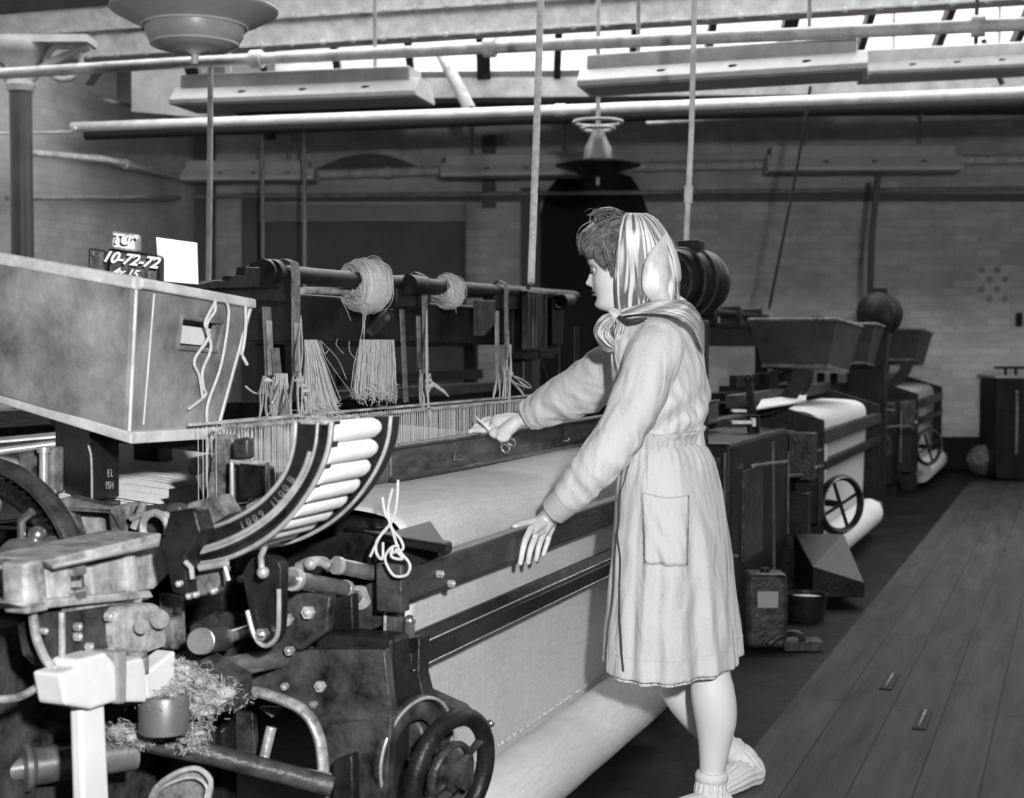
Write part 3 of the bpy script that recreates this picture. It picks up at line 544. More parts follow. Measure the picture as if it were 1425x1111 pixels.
# inner curved floor the tubes run on
mb = MB(); o1 = [U(a[0] * .78 + b[0] * .22, a[1] * .78 + b[1] * .22, UM0) for a, b in zip(fo_s, fi_s)]
mb.grid(len(o1) - 1, 2, lambda i, j: o1[int(round(i * (len(o1) - 1)))].lerp(o1[int(round(i * (len(o1) - 1)))] + A * .06, j)); P('magazine_floor', mb, 'iron', solid=.004)
# end cap of the front plate, at the top
mb = MB(); mb.box(U(437, 588, UM0) + A * .008, A * .012, B * .028, UP * .004); P('plate_cap', mb, 'iron_light', bevel=.003)
# yarn tubes
cen = [(a[0] * .62 + b[0] * .38, a[1] * .62 + b[1] * .38) for a, b in zip(fo_s, fi_s)]
c3 = [U(x, y, UM0) for x, y in cen]; acc = [0]
for a_, b_ in zip(c3, c3[1:]): acc.append(acc[-1] + (b_ - a_).length)
def at_len(s):
    for i in range(len(acc) - 1):
        if s <= acc[i + 1]: return c3[i].lerp(c3[i + 1], (s - acc[i]) / (acc[i + 1] - acc[i]))
    return c3[-1]
def pirn(name='yarn_tube', ln=.205, r=.0205):
    t = thing(name, (0, 0, 0), 'x', 'bobbin', 'white yarn tubes stacked in the curved magazine')
    mb = MB(); pr = [(0, 0), (r * .6, 0), (r * .98, .006), (r, .012), (r, ln * .86), (r * .72, ln * .97), (0, ln)]; mb.lathe((0, 0, 0), A, pr, 22); obj('yarn', mb, 'pirn', t)
    mb = MB(); mb.cyl(-A * .018, A * .004, r * .5, 12); mb.cyl(A * ln * .97, A * (ln + .022), r * .35, 12); obj('wooden_core', mb, 'strapwood', t)
    return t
pr0 = pirn(); n_p = 0; s = .02; words_ = ['topmost', 'second from the top', 'third from the top', 'fourth from the top', 'fifth from the top', 'sixth from the top', 'seventh from the top', 'eighth from the top', 'ninth from the top', 'tenth from the top', 'lowest but one', 'lowest']
while s < acc[-1] * .84:
    q = at_len(s) + A * .03; o = pr0 if n_p == 0 else dup(pr0, (0, 0, 0)); o.location = q; o['label'] = 'white yarn tube in the curved magazine, %s of the stack' % words_[min(n_p, 11)]; n_p += 1; s += .0405
# ---- end block under the foot of the magazine
plate_u([(262, 700), (302, 690), (318, 715), (288, 735), (240, 738), (225, 752)], -.47, .05, 'iron_dust', 'magazine_bracket', .004)
plate_u([(235, 712), (270, 708), (280, 742), (258, 775), (262, 830), (240, 826), (222, 762)], -.56, .05, 'iron', 'magazine_foot', .006)
mb = MB(); mb.tube(UP_([(258, 782), (266, 790), (268, 806)], -.57), .005, 8); mb.tube(UP_([(278, 790), (316, 783)], -.57), .0075, 10); mb.tube(UP_([(312, 786), (318, 808)], -.57), .004, 8); P('foot_lever', mb, 'edge')
plate_u([(262, 806), (275, 796), (312, 790), (300, 828), (268, 832)], -.53, .03, 'iron_dust', 'lever_block', .006)
for x, y in ((252, 812), (266, 829), (275, 827), (300, 822)): mb = MB(); bolt(mb, U(x, y, -.57), nA, .006, .01); P('foot_bolt', mb, 'edge')
# ---- pendant bracket with a bright rim and a bolt
pb = [(336, 800), (352, 776), (388, 782), (390, 830), (388, 880), (378, 898), (366, 900), (356, 888), (346, 850)]
plate_u([tuple(p) for p in spline(pb + [pb[0]], 4)][:-1], -.40, .03, 'iron', 'pendant_bracket')
mb = MB(); mb.tube(UP_([tuple(p) for p in spline([(344, 850), (352, 880), (362, 896), (374, 898), (386, 884), (388, 850), (388, 820)], 4)], -.41), .0048, 8); P('bracket_edge', mb, 'edge')
mb = MB(); bolt(mb, U(368, 882, -.405), nA, .013, .014); P('bracket_bolt', mb, 'steel')
mb = MB(); mb.tube(UP_([(369, 760), (363, 775), (364, 790)], -.44), .006, 8); mb.ball(U(366, 797, -.44), .012, 8); P('oil_cup', mb, 'edge')
# ---- rods and cylinders with bright collars
def rodc(name, p, q, r, collars=(), m='shaft', cm='edge'):
    mb = MB(); mb.cyl(p, q, r, 20); o = P(name, mb, m)
    if collars:
        for t, k, ln in collars: c = MB(); x = p.lerp(q, t); d_ = (q - p).normalized(); c.cyl(x - d_ * ln, x + d_ * ln, r * k, 20); obj('collar', c, cm, o)
    return o
rodc('tension_rod', U(386, 802, -.36), U(484, 820, -.10), .0165, ((.02, 1.1, .006), (.22, 1.45, .006), (.97, 1.1, .006)))
rodc('tension_rod', U(468, 787, -.16), U(546, 803, -.02), .0165, ((.02, 1.15, .006), (.97, 1.15, .006)))
rodc('cross_rod', U(320, 928, -.36), U(432, 908, -.1), .021, ((.86, 1.15, .006), (.97, .8, .02)))
rodc('cross_rod', U(448, 920, -.1), U(530, 938, -.06), .02, ())
rodc('stub_shaft', U(278, 893, -.5), U(310, 890, -.3), .024, ((.1, 1.05, .008),), 'shaft', 'steel')
rodc('stub_shaft', U(318, 886, -.32), U(345, 878, -.25), .014)
mb = MB(); mb.tube(UP_([tuple(p) for p in spline([(415, 790), (430, 783), (448, 782), (460, 790)], 4)], -.2), .011, 10); mb.ball(U(432, 785, -.21), .014, 8); P('crank_link', mb, 'iron_light')
# housings behind the rods
plate_u([(395, 770), (480, 742), (555, 745), (620, 757), (620, 772), (555, 800), (545, 830), (390, 800)], .0, .04, 'iron', 'head_casting', .006)
plate_u([(372, 812), (460, 830), (455, 880), (420, 905), (380, 910), (300, 930), (262, 915), (262, 870), (300, 850), (345, 860)], -.22, .03, 'iron_grey', 'gear_housing', .006)
for x, y, r in ((401, 862, .014), (431, 852, .014), (300, 800, .01), (338, 806, .008), (405, 905, .01)): mb = MB(); bolt(mb, U(x, y, -.225), nA, r, .012); P('housing_bolt', mb, 'iron_light')
plate_u([(452, 830), (490, 828), (492, 880), (478, 893), (452, 885)], -.12, .03, 'iron', 'stop_block', .004)
plate_u([(488, 822), (534, 805), (534, 870), (490, 888)], -.05, .03, 'iron_grey', 'slide_plate', .004)
mb = MB(); mb.cyl(U(500, 832, -.06), U(500, 832, -.04), .026, 18); bolt(mb, U(497, 830, -.065), nA, .014, .02); P('pivot_boss', mb, 'iron_dust')
# ---- two upright posts and the knuckle foot
P('front_post', MB().hexa([U(531, 1012, -.06), U(548, 1012, -.06), U(548, 1012, -.06) + A * .04, U(531, 1012, -.06) + A * .04, U(534, 800, -.06), U(553, 800, -.06), U(553, 800, -.06) + A * .04, U(534, 800, -.06) + A * .04]), 'iron_grey', smooth=0, bevel=.004)
mb = MB(); mb.tube(UP_([(537, 805), (533, 1005)], -.064), .0035, 6); P('post_edge', mb, 'iron_light')
pc = [(548, 905), (566, 890), (585, 887), (584, 940), (590, 965), (602, 1000), (578, 1008), (556, 965), (550, 940)]
plate_u(pc, -.03, .05, 'iron', 'curved_post', .005)
mb = MB(); mb.tube(UP_([tuple(p) for p in spline([(554, 898), (552, 935), (558, 965), (578, 1005)], 5)], -.034), .0028, 6); P('curved_post_edge', mb, 'iron_light')
plate_u([(585, 960), (640, 985), (655, 1000), (600, 1008)], -.0, .04, 'iron_grey', 'ratchet_arm', .004)
mb = MB(); mb.cyl(U(640, 998, -.02), U(684, 1008, -.02), .006, 10); mb.ball(U(683, 1007, -.02), .0085, 8); P('ratchet_pin', mb, 'steel')
# hooked lever (U shape) beside the posts
mb = MB(); mb.tube(UP_([tuple(p) for p in spline([(530, 965), (495, 965), (480, 975), (478, 995), (490, 1008), (530, 1015), (560, 1020)], 5)], -.10), .014, 12); P('hooked_lever', mb, 'iron_grey')
plate_u([(500, 985), (560, 995), (562, 1010), (500, 1000)], -.08, .03, 'iron_grey', 'lever_bar', .004)
plate_u([(525, 1020), (580, 1000), (600, 1040), (560, 1080), (525, 1085), (518, 1050)], -.06, .05, 'iron_grey', 'wheel_bearing', .01)
mb = MB(); mb.tube(UP_([(500, 1111), (520, 1085), (560, 1070)], -.1), .013, 10); mb.cyl(U(546, 1065, -.11), U(555, 1065, -.07), .018, 12); P('treadle_arm', mb, 'iron_light')
# ---- hand wheel and thin belt ring
wc = U(627, 1078, -.12); wax = (Vec((.55, -.82, -.12))).normalized()
wax = Vec((.80, -.58, -.12)).normalized()
hw = P('hand_wheel', MB().ring(wc, wax, .118, .019, 64, 14), 'iron')
mb = MB(); mb.ring(wc, wax, .062, .007, 48, 10, 1.6); P('wheel_inner_ring', mb, 'iron_grey', hw)
mb = MB(); mb.lathe(wc - wax * .03, wax, [(0, 0), (.03, 0), (.034, .01), (.034, .05), (.022, .055), (.02, .075), (0, .075)], 28); P('wheel_hub', mb, 'iron_grey', hw)
e1 = wax.cross(UP).normalized(); e2 = wax.cross(e1)
for k in range(4):
    a = k * pi / 2 + .5; dd = e1 * cos(a) + e2 * sin(a); P('wheel_spoke', MB().tube([wc + dd * .025, wc + dd * .07, wc + dd * .11], [.014, .009, .012], 10, flat=.6), 'iron_grey', hw)
wc2 = wc - wax * .10 + Vec((-.0, 0, .02)); mb = MB(); mb.ring(wc2, wax, .112, .006, 56, 8, 2.2); mb.ring(wc2, wax, .085, .02, 48, 8, .5); P('brake_ring', mb, 'iron_grey')
mb = MB(); mb.ring(wc2 + wax * .012, wax, .114, .0035, 56, 6); P('brake_ring_edge', mb, 'edge')
mb = MB(); mb.cyl(wc - wax * .3, wc + wax * .02, .016, 14); P('wheel_shaft', mb, 'shaft')
# ---- near side frame: big casting with a rounded opening, rim bead round it
hole = [(292, 985), (345, 962), (400, 975), (425, 990), (440, 1015), (447, 1050), (448, 1111), (300, 1111), (290, 1040)]
mb = MB(); US = -.20
outer = [(232, 905), (330, 915), (430, 900), (533, 905), (545, 1000), (530, 1200), (230, 1200)]
# frame built of four bars round the opening so that the opening is real
for pts in ([(232, 905), (330, 920), (430, 905), (535, 905), (545, 1000), (455, 1012), (425, 985), (400, 972), (345, 960), (290, 985), (232, 1000)], [(440, 1000), (545, 1000), (530, 1200), (452, 1200), (450, 1050)], [(235, 990), (292, 985), (292, 1200), (235, 1200)]):
    mb.prism(UP_(pts, US), A * .03)
P('side_frame', mb, 'iron_grey', smooth=30, bevel=.003)
mb = MB(); mb.tube(UP_([tuple(p) for p in spline([(300, 985), (345, 963), (395, 975), (425, 992), (441, 1018), (449, 1055), (450, 1120)], 5)], US - .012), .016, 12, flat=.7); P('frame_bead', mb, 'iron_light')
for x, y, r in ((447, 955, .012), (398, 955, .008), (438, 980, .008)): mb = MB(); bolt(mb, U(x, y, US), nA, r, .01); P('frame_bolt', mb, 'iron_light')
# things seen through the opening
plate_u([(358, 985), (392, 985), (378, 1000)], -.1, .02, 'iron_light', 'cam_plate')
plate_u([(303, 1000), (350, 980), (356, 1060), (305, 1060)], -.05, .02, 'iron_grey', 'inner_plate')
mb = MB(); mb.cyl(U(365, 1065, -.12), U(378, 1012, -.1), .012, 10); P('inner_rod', mb, 'iron_light')
# long dusty pipe crossing low in front
mb = MB(); mb.tube([U(-40, 978, -.62), U(150, 1022, -.5), U(300, 1052, -.38), U(462, 1095, -.27)], .021, 16); P('treadle_pipe', mb, 'iron_grey')
mb = MB(); mb.tube([U(365, 1067, -.3), U(460, 1085, -.24)], .013, 12); P('brace_bar', mb, 'iron_light')
plate_u([(462, 1060), (490, 1050), (492, 1111), (492, 1180), (462, 1180)], -.24, .03, 'iron', 'pipe_end_block', .005)
# far side frame, plain
mb = MB(); mb.lbox(2.25, 2.30, -.02, 1.7, .0, .92); P('far_side_frame', mb, 'iron', smooth=0, bevel=.01)
mb = MB(); mb.lbox(-.18, -.13, .35, 1.75, .0, .84); mb.lbox(-.18, -.13, .0, .4, .0, .18); P('near_back_frame', mb, 'iron', smooth=0, bevel=.01)
for u_, v_, h_ in ((-.17, .0, .66), (2.22, .0, .7)): P('frame_foot', MB().lbox(u_, u_ + .08, v_ - .04, v_ + .14, 0, h_), 'iron', smooth=0, bevel=.01)
# ---- round counterweight with lint on top
c = U(228, 1000, -.5); mb = MB(); mb.lathe(c - UP * .03, UP, [(0, 0), (.036, 0), (.047, .006), (.048, .068), (.044, .076), (0, .078)], 36); P('counterweight', mb, 'drum')
def fuzz(mb, pts, rad, seed):
    rr = random.Random(seed)
    for p in pts: mb.ball(p, rad * rr.uniform(.6, 1.2), 6, (rr.uniform(.8, 1.5), rr.uniform(.8, 1.4), rr.uniform(.4, .8)))
    for p in pts:
        for k in range(170): q = p + Vec((rr.gauss(0, rad), rr.gauss(0, rad), rr.uniform(-rad, rad))); mb.tube([q, q + Vec((rr.gauss(0, .004), rr.gauss(0, .004), rr.gauss(.001, .004))), q + Vec((rr.gauss(0, .007), rr.gauss(0, .007), rr.gauss(.001, .006)))], .0005, 3)
mb = MB(); fuzz(mb, [U(x, y, uu) for x, y, uu in ((205, 972, -.51), (222, 966, -.51), (238, 968, -.5), (250, 950, -.46), (262, 942, -.45), (278, 948, -.45), (295, 955, -.44), (312, 965, -.43), (280, 970, -.45), (268, 985, -.45), (285, 990, -.44), (255, 930, -.46), (330, 972, -.38), (300, 975, -.44), (165, 1018, -.5), (185, 1025, -.5), (205, 1030, -.48), (268, 1035, -.45), (275, 1020, -.45))], .015, 3)
o = obj('lint_tufts', mb, 'lint', smooth=60); tag(o, 'fluffy lint gathered on the round weight and castings of the near loom', 'lint', kind='stuff')
plate_u([(205, 925), (262, 905), (330, 945), (330, 985), (262, 1010), (225, 985)], -.42, .06, 'iron_grey', 'weight_arm', .008)
# ---- white picking stick with its block and buffer
def wp_(pts, v, t, name, m='white', par=None): return P(name, MB().prism(VP_(pts, v), B * t), m, par, smooth=0, bevel=.006)
SV = .335
pk = wp_([(112, 975), (146, 972), (156, 1180), (118, 1180)], SV - .05, .025, 'picking_stick')
wp_([(84, 938), (108, 930), (112, 918), (148, 908), (162, 925), (168, 975), (128, 988), (92, 982)], SV - .07, .06, 'picker_block', 'white', pk)
wp_([(160, 925), (200, 915), (205, 935), (205, 978), (165, 978)], SV - .06, .05, 'picker_buffer', 'white', pk)
wp_([(200, 940), (245, 905), (246, 960), (205, 975)], SV - .06, .045, 'buffer_tip', 'white', pk)
wp_([(162, 908), (178, 906), (177, 980), (164, 981)], SV - .075, .07, 'tape_band', 'tape', pk)
# ---- shuttle box at the end of the sley
def vb_(pts, v, t, name, m, bevel=.004): return P(name, MB().prism(VP_(pts, v), B * t), m, smooth=0, bevel=bevel)
vb_([(35, 790), (225, 748), (235, 760), (235, 800), (215, 820), (42, 848)], SV, .09, 'shuttle_box_back', 'iron_light')
vb_([(62, 780), (225, 742), (228, 756), (75, 792)], SV - .06, .13, 'shuttle_box_top', 'iron_light')
mb = MB(); mb.tube([V(75, 789, SV - .062), V(226, 757, SV - .062)], .004, 6); P('top_edge', mb, 'edge')
vb_([(34, 785), (62, 778), (70, 850), (38, 856)], SV - .05, .05, 'end_block', 'iron_light', .006)
vb_([(62, 790), (100, 786), (100, 835), (66, 845)], SV - .035, .03, 'box_swell', 'strapwood')
vb_([(126, 790), (180, 775), (184, 820), (130, 835)], SV - .03, .02, 'box_plate', 'iron_light')
vb_([(104, 790), (122, 786), (122, 800), (104, 803)], SV - .05, .03, 'clamp_nut', 'steel'); vb_([(104, 822), (122, 818), (122, 838), (106, 842)], SV - .05, .03, 'clamp_nut', 'steel')
vb_([(183, 775), (190, 773), (196, 830), (188, 832)], SV - .045, .03, 'box_rib', 'iron_light')
vb_([(15, 840), (50, 836), (210, 822), (215, 832), (60, 848), (52, 852)], SV - .05, .08, 'shelf_ledge', 'iron_light')
vb_([(52, 850), (90, 848), (92, 925), (78, 930), (62, 915)], SV - .01, .05, 'lower_block', 'iron_grey')
vb_([(88, 850), (165, 838), (165, 905), (92, 922)], SV - .02, .04, 'cover_plate', 'iron_grey')
mb = MB(); mb.tube(VP_([tuple(p) for p in spline([(45, 850), (50, 885), (62, 915), (74, 930)], 4)], SV - .02), .008, 8); mb.tube(VP_([(86, 852), (86, 915), (92, 922), (165, 903)], SV - .024), .006, 8); mb.tube(VP_([(88, 850), (165, 838), (205, 832)], SV - .024), .004, 8); P('cover_edge', mb, 'iron_light')
for x, y, r in ((105, 872, .008), (105, 886, .008), (148, 858, .009), (121, 900, .008), (188, 832, .01), (58, 878, .006)): mb = MB(); bolt(mb, V(x, y, SV - .03), nB, r, .01); P('cover_bolt', mb, 'iron_light')
vb_([(165, 850), (180, 842), (225, 840), (235, 860), (238, 900), (205, 912), (168, 905)], SV - .05, .06, 'knuckle_casting', 'iron_light', .015)
mb = MB(); mb.cyl(V(188, 905, SV - .03), V(188, 935, SV - .03), .022, 14); mb.cyl(V(198, 915, SV - .05), V(198, 938, SV - .05), .012, 12); P('knuckle_post', mb, 'iron_dust')
mb = MB(); mb.cyl(V(222, 862, SV - .07), V(222, 862, SV - .03), .018, 14); mb.cyl(V(197, 872, SV - .07), V(197, 872, SV - .03), .014, 14); P('knuckle_pin', mb, 'iron_dust')
vb_([(238, 826), (258, 830), (260, 905), (242, 905)], SV - .02, .03, 'sley_sword', 'iron_dust')
vb_([(237, 745), (300, 735), (420, 735), (420, 760), (240, 765)], SV + .01, .03, 'sley_end', 'iron')
vb_([(236, 880), (262, 880), (262, 905), (290, 908), (290, 945), (236, 945)], SV + .02, .02, 'rocker_plate', 'iron')
mb = MB(); mb.tube(VP_([tuple(p) for p in spline([(76, 928), (70, 945), (72, 952), (84, 968)], 4)], SV - .03), .006, 6); mb.tube([p for p in VP_([tuple(p) for p in spline([(-30, 975), (20, 972), (50, 958), (70, 946)], 4)], SV + .0)], .007, 8); P('picking_strap', mb, 'iron_light')
# ---- gear wheel and flywheel rim at the left edge
gc = U(-28, 818, -.40); r_out = (U(88, 745, -.40) - gc).length
gw = P('drive_wheel', MB().ring(gc, A, r_out * 1.06, .016, 72, 10, 1.7), 'iron_grey')
mb = MB(); 
for k in range(72):
    a = 2 * pi * k / 72; d_ = B * cos(a) + UP * sin(a); mb.box(gc + d_ * (r_out * .93), d_ * .008, (B * -sin(a) + UP * cos(a)) * .004, A * .02)
P('gear_teeth', mb, 'iron', gw, smooth=0)
P('gear_rim', MB().ring(gc, A, r_out * .86, .013, 64, 8, 1.5), 'iron', gw)
mb = MB(); mb.lathe(gc - A * .05, A, [(0, 0), (.045, 0), (.06, .01), (.06, .07), (0, .07)], 32); P('wheel_hub', mb, 'iron_grey', gw)
for k in range(5):
    a = k * 2 * pi / 5 + .6; d_ = B * cos(a) + UP * sin(a); P('wheel_spoke', MB().tube([gc + d_ * .03, gc + d_ * r_out * .85], [.022, .013], 10, flat=.5), 'iron_dust', gw)
c2 = U(22, 778, -.52); mb = MB(); mb.lathe(c2, nA, [(0, -.1), (.035, -.1), (.04, 0), (.034, .014), (.02, .018), (.018, .028), (0, .03)], 28); P('crank_boss', mb, 'shaft')
mb = MB(); mb.ball(U(52, 745, -.47), .019, 8); mb.cyl(U(52, 745, -.47), U(52, 745, -.4), .014, 10); mb.tube(UP_([(30, 760), (30, 725), (45, 712)], -.47), .009, 8); P('crank_pin', mb, 'steel')
# bright tube and castings just above the wheel
mb = MB(); mb.cyl(U(-30, 668, -.42), U(75, 690, -.30), .0145, 16); P('cam_rod', mb, 'edge')
mb = MB(); mb.cyl(U(-30, 632, -.3), U(77, 618, -.2), .009, 12); mb.cyl(U(-20, 672, -.4), U(24, 652, -.3), .011, 12); P('cam_rod', mb, 'edge')
plate_u([(22, 630), (74, 622), (74, 690), (28, 682)], -.26, .04, 'iron_dust', 'cam_block', .008)
mb = MB(); mb.cyl(U(61, 625, -.28), U(61, 685, -.28), .010, 12); mb.cyl(U(61, 622, -.28), U(61, 630, -.28), .015, 12); P('cam_spindle', mb, 'edge')
plate_u([(60, 700), (90, 692), (150, 706), (178, 700), (178, 752), (155, 762), (150, 715), (90, 712), (100, 745), (125, 770), (80, 775)], -.34, .05, 'iron_dust', 'gear_guard', .008)
plate_u([(95, 715), (150, 722), (152, 765), (115, 775)], -.28, .02, 'iron_light', 'guard_plate', .004)
plate_u([(180, 706), (250, 700), (262, 745), (180, 760)], -.30, .03, 'iron_grey', 'bearing_pedestal', .01)
mb = MB(); mb.ring(U(216, 735, -.37), A, .03, .008, 30, 8); mb.tube(UP_([(182, 722), (200, 715), (232, 716), (250, 735)], -.37), .006, 8); mb.cyl(U(200, 700, -.36), U(186, 735, -.36), .008, 8); P('bearing_cap', mb, 'iron_light')
mb = MB(); mb.cyl(U(-40, 1000, -.55), U(12, 1000, -.55), .05, 20); P('rear_drum', mb, 'iron')
# machine body masses so nothing shows through to the floor
mb = MB(); mb.lbox(-.62, -.2, .62, 1.2, .12, .80); P('gear_case', mb, 'iron', smooth=0, bevel=.02)
mb = MB(); mb.lbox(-.75, -.2, .5, .62, .1, .74); P('lower_case', mb, 'iron_grey', smooth=0, bevel=.02)
P('case_foot', MB().lbox(-.7, -.6, .5, 1.2, 0, .14), 'iron', smooth=0, bevel=.01); P('case_foot', MB().lbox(-.3, -.2, .5, 1.2, 0, .14), 'iron', smooth=0, bevel=.01)
c = U(40, 1068, -.62); mb = MB(); mb.lathe(c, nA * .8 + B * .6, [(0, -.2), (.035, -.2), (.035, -.01), (.045, 0), (.045, .01), (.022, .014), (.022, .055), (.014, .06), (0, .062)], 28); P('shaft_end', mb, 'shaft')
mb = MB(); q = [tuple(p) for p in spline([(205, 1150), (212, 1105), (238, 1080), (272, 1070), (292, 1085), (290, 1111), (280, 1150)], 5)]; mb.prism(UP_(q, -.56), A * .012); P('leather_loop', mb, 'leather', smooth=30, bevel=.003)
mb = MB(); mb.tube(UP_(q, -.57), .005, 6); mb.tube(UP_([(x * .9 + 24, y * .75 + 280) for x, y in q], -.575), .003, 6); P('loop_edge', mb, 'strapwood')
# ---- knotted string hanging in front of the magazine
def strg(name, paths, m='string', r=.0028, lab=None, cat='string', grp=None, n=6):
    mb = MB()
    for p in paths: mb.tube(spline([tuple(x) for x in p], n), r, 7)
    o = obj(name, mb, m)
    if lab: tag(o, lab, cat, grp)
    return o
K = -.14
strg('hanging_string', [UP_([(554, 668), (552, 700), (546, 725), (530, 745), (515, 775)], K), UP_([(546, 680), (540, 710), (545, 735), (558, 752), (560, 765), (543, 770)], K), UP_([(532, 692), (536, 715), (542, 730), (525, 752), (524, 770), (532, 778), (533, 755)], K), UP_([(545, 735), (555, 765), (570, 785), (566, 800), (550, 802), (540, 790), (536, 775), (545, 762), (555, 760)], K), UP_([(547, 760), (545, 775), (560, 778), (550, 765)], K)], r=.003, lab='knotted string dangling below the rear end of the curved magazine')
# ---- bobbin box high at the left, on its black stand
bx = thing('bobbin_box', D(150, 610, 3.2), 'large scuffed tapering fibreboard box with a hand slot, high at the left', 'box', 'bobbin boxes on the looms')
cnT = D(190, 394, 2.90); cnB = D(180, 602, 2.93); rT = D(350, 423, 3.36); rB = D(303, 596, 3.27); lT = D(-160, 331, 3.20); lB = D(-160, 500, 3.24)
bkT = rT + (lT - cnT) * 1.0; bkB = rB + (lB - cnB) * 1.0
def wall4(a, b, c, d, t, m, name):
    n_ = (b - a).cross(d - a).normalized() * t; mb = MB(); mb.hexa([a, b, b + n_, a + n_, d, c, c + n_, d + n_]); return P(name, mb, m, bx, smooth=0, bevel=.004)
wall4(lB, cnB, cnT, lT, .012, 'box', 'long_side')
# end wall with a real hand slot: four pieces in one panel
def ew(s, t): return cnB.lerp(rB, s).lerp(cnT.lerp(rT, s), t)
mb = MB(); nrm_ = (rB - cnB).cross(cnT - cnB).normalized() * .012
for s0, s1, t0, t1 in ((0, 1, 0, .62), (0, 1, .80, 1), (0, .40, .62, .80), (.72, 1, .62, .80)): mb.hexa([ew(s0, t0), ew(s1, t0), ew(s1, t0) + nrm_ * -1, ew(s0, t0) + nrm_ * -1, ew(s0, t1), ew(s1, t1), ew(s1, t1) + nrm_ * -1, ew(s0, t1) + nrm_ * -1])
P('end_panel', mb, 'box', bx, smooth=0)
mb = MB(); pts = [ew(.37, .60), ew(.75, .60), ew(.75, .82), ew(.37, .82)]; mb.tube([p + nrm_ * .3 for p in pts + pts[:1]], .006, 8); P('slot_frame', mb, 'box', bx)
mb = MB(); pts = [ew(.42, .63), ew(.74, .63), ew(.74, .76), ew(.42, .76)]; mb.hexa([p - nrm_ * 1.2 for p in pts] + [p - nrm_ * 2.2 for p in pts]); P('slot_liner', mb, 'white', bx, smooth=0)
wall4(rB, bkB, bkT, rT, .012, 'box', 'far_side'); wall4(bkB, lB, lT, bkT, .012, 'box', 'rear_end')
for a_, b_, r_ in ((cnB, cnT - (cnT - cnB) * .04, .006), (rB + (rT - rB) * .03, rT - (rT - rB) * .04, .006), (ew(.14, .05), ew(.14, .95), .0035)): P('corner_strip', MB().tube([a_, b_], r_, 8, flat=.7), 'box_rim', bx)
def rim(a, b, h, w, name, m='box_rim', dz=0):
    d_ = (b - a).normalized(); n_ = Vec((-d_.y, d_.x, 0)).normalized(); mb = MB(); mb.box((a + b) / 2 + UP * dz, (b - a) / 2, n_ * w, UP * h); P(name, mb, m, bx, smooth=0, bevel=.005)
rim(lT, cnT + (cnT - lT) * .01, .013, .016, 'top_rim'); rim(cnT, rT, .011, .014, 'top_rim'); rim(rT, bkT, .012, .014, 'top_rim'); rim(bkT, lT, .012, .014, 'top_rim')
dn = UP * .02
mb = MB(); ex = (cnB - lB).normalized() * .016; ey = (cnB - rB).normalized() * .016
mb.hexa([lB - dn, cnB + ex + ey - dn, rB - ey * 1.5 + ex - dn, bkB - dn, lB + UP * .004, cnB + ex + ey + UP * .004, rB - ey * 1.5 + ex + UP * .004, bkB + UP * .004]); P('bottom_board', mb, 'box_rim', bx, smooth=0, bevel=.003)
sd = MB(); sd.hexa([D(82, 690, 3.3), D(128, 698, 3.02), D(166, 692, 3.16), D(120, 684, 3.44), D(74, 560, 3.3), D(124, 585, 3.02), D(166, 596, 3.16), D(112, 575, 3.44)])
bs = P('box_stand', sd, 'iron', smooth=0, bevel=.004)
sl = MB(); sl.hexa([D(70, 592, 3.32), D(150, 615, 3.05), D(320, 634, 3.36), D(160, 585, 3.8), D(60, 560, 3.32), D(150, 596, 3.05), D(322, 606, 3.36), D(160, 560, 3.8)]); P('stand_shadow', sl, 'iron', smooth=0)  # dark slab stands in for the shadow beneath the box's bottom board
mb = MB(); mb.tube(spline([tuple(D(123, 620, 3.0)), tuple(D(127, 640, 3.0)), tuple(D(128, 697, 3.0))], 5), .006, 6, flat=.4); P('pale_strip', mb, 'strapwood', bs)
xd = D(165, 650, 3.16) - D(130, 650, 3.02); fn = xd.cross(UP).normalized()
text('E L', .024, D(146, 659, 3.08) + fn * .012, xd, UP, 'strapwood', bs, .0006); text('1974', .024, D(145, 676, 3.08) + fn * .012, xd, UP, 'iron_light', bs, .0006)
P('stand_bracket', MB().hexa([D(60, 706, 3.25), D(150, 712, 2.98), D(168, 706, 3.1), D(80, 698, 3.4), D(60, 694, 3.25), D(150, 702, 2.98), D(168, 696, 3.1), D(80, 688, 3.4)]), 'iron_dust', smooth=0, bevel=.003)
P('stand_leg', MB().hexa([U(140, 790, -.12), U(178, 790, -.12), U(178, 790, -.06), U(140, 790, -.06), U(152, 705, -.12), U(178, 702, -.12), U(178, 702, -.06), U(152, 705, -.06)]), 'iron_grey', smooth=0, bevel=.004)
# strings over the box
def fr(s, t, o=.012): return tuple(ew(s, t) + nrm_ * (o / .012))
strg('box_string', [[fr(.60, .99), fr(.63, .9), fr(.58, .78), fr(.66, .62), fr(.62, .45), fr(.66, .33), fr(.70, .26), fr(.55, .16)], [fr(.62, .97), fr(.56, .8), fr(.62, .7), fr(.52, .52), fr(.60, .40), fr(.68, .24)], [fr(.68, 1.0), fr(.76, .9), fr(.80, .5), fr(.75, .2), fr(.80, .03), tuple(D(291, 610, 3.18)), tuple(D(288, 650, 3.16)), tuple(D(300, 680, 3.16)), tuple(D(308, 702, 3.16))]], r=.0034, lab='tangled string hanging over the hand slot of the big box')
strg('box_string', [[fr(.9, .98), fr(.96, .8), fr(.99, .6), tuple(D(332, 485, 3.34)), tuple(D(344, 508, 3.36))]], r=.004, lab='short string hanging at the right corner of the big box')
strg('box_string', [[tuple(D(292, 608, 3.17)), tuple(D(298, 600, 3.17)), tuple(D(293, 615, 3.17))]], r=.004, lab='knot of string below the big box')
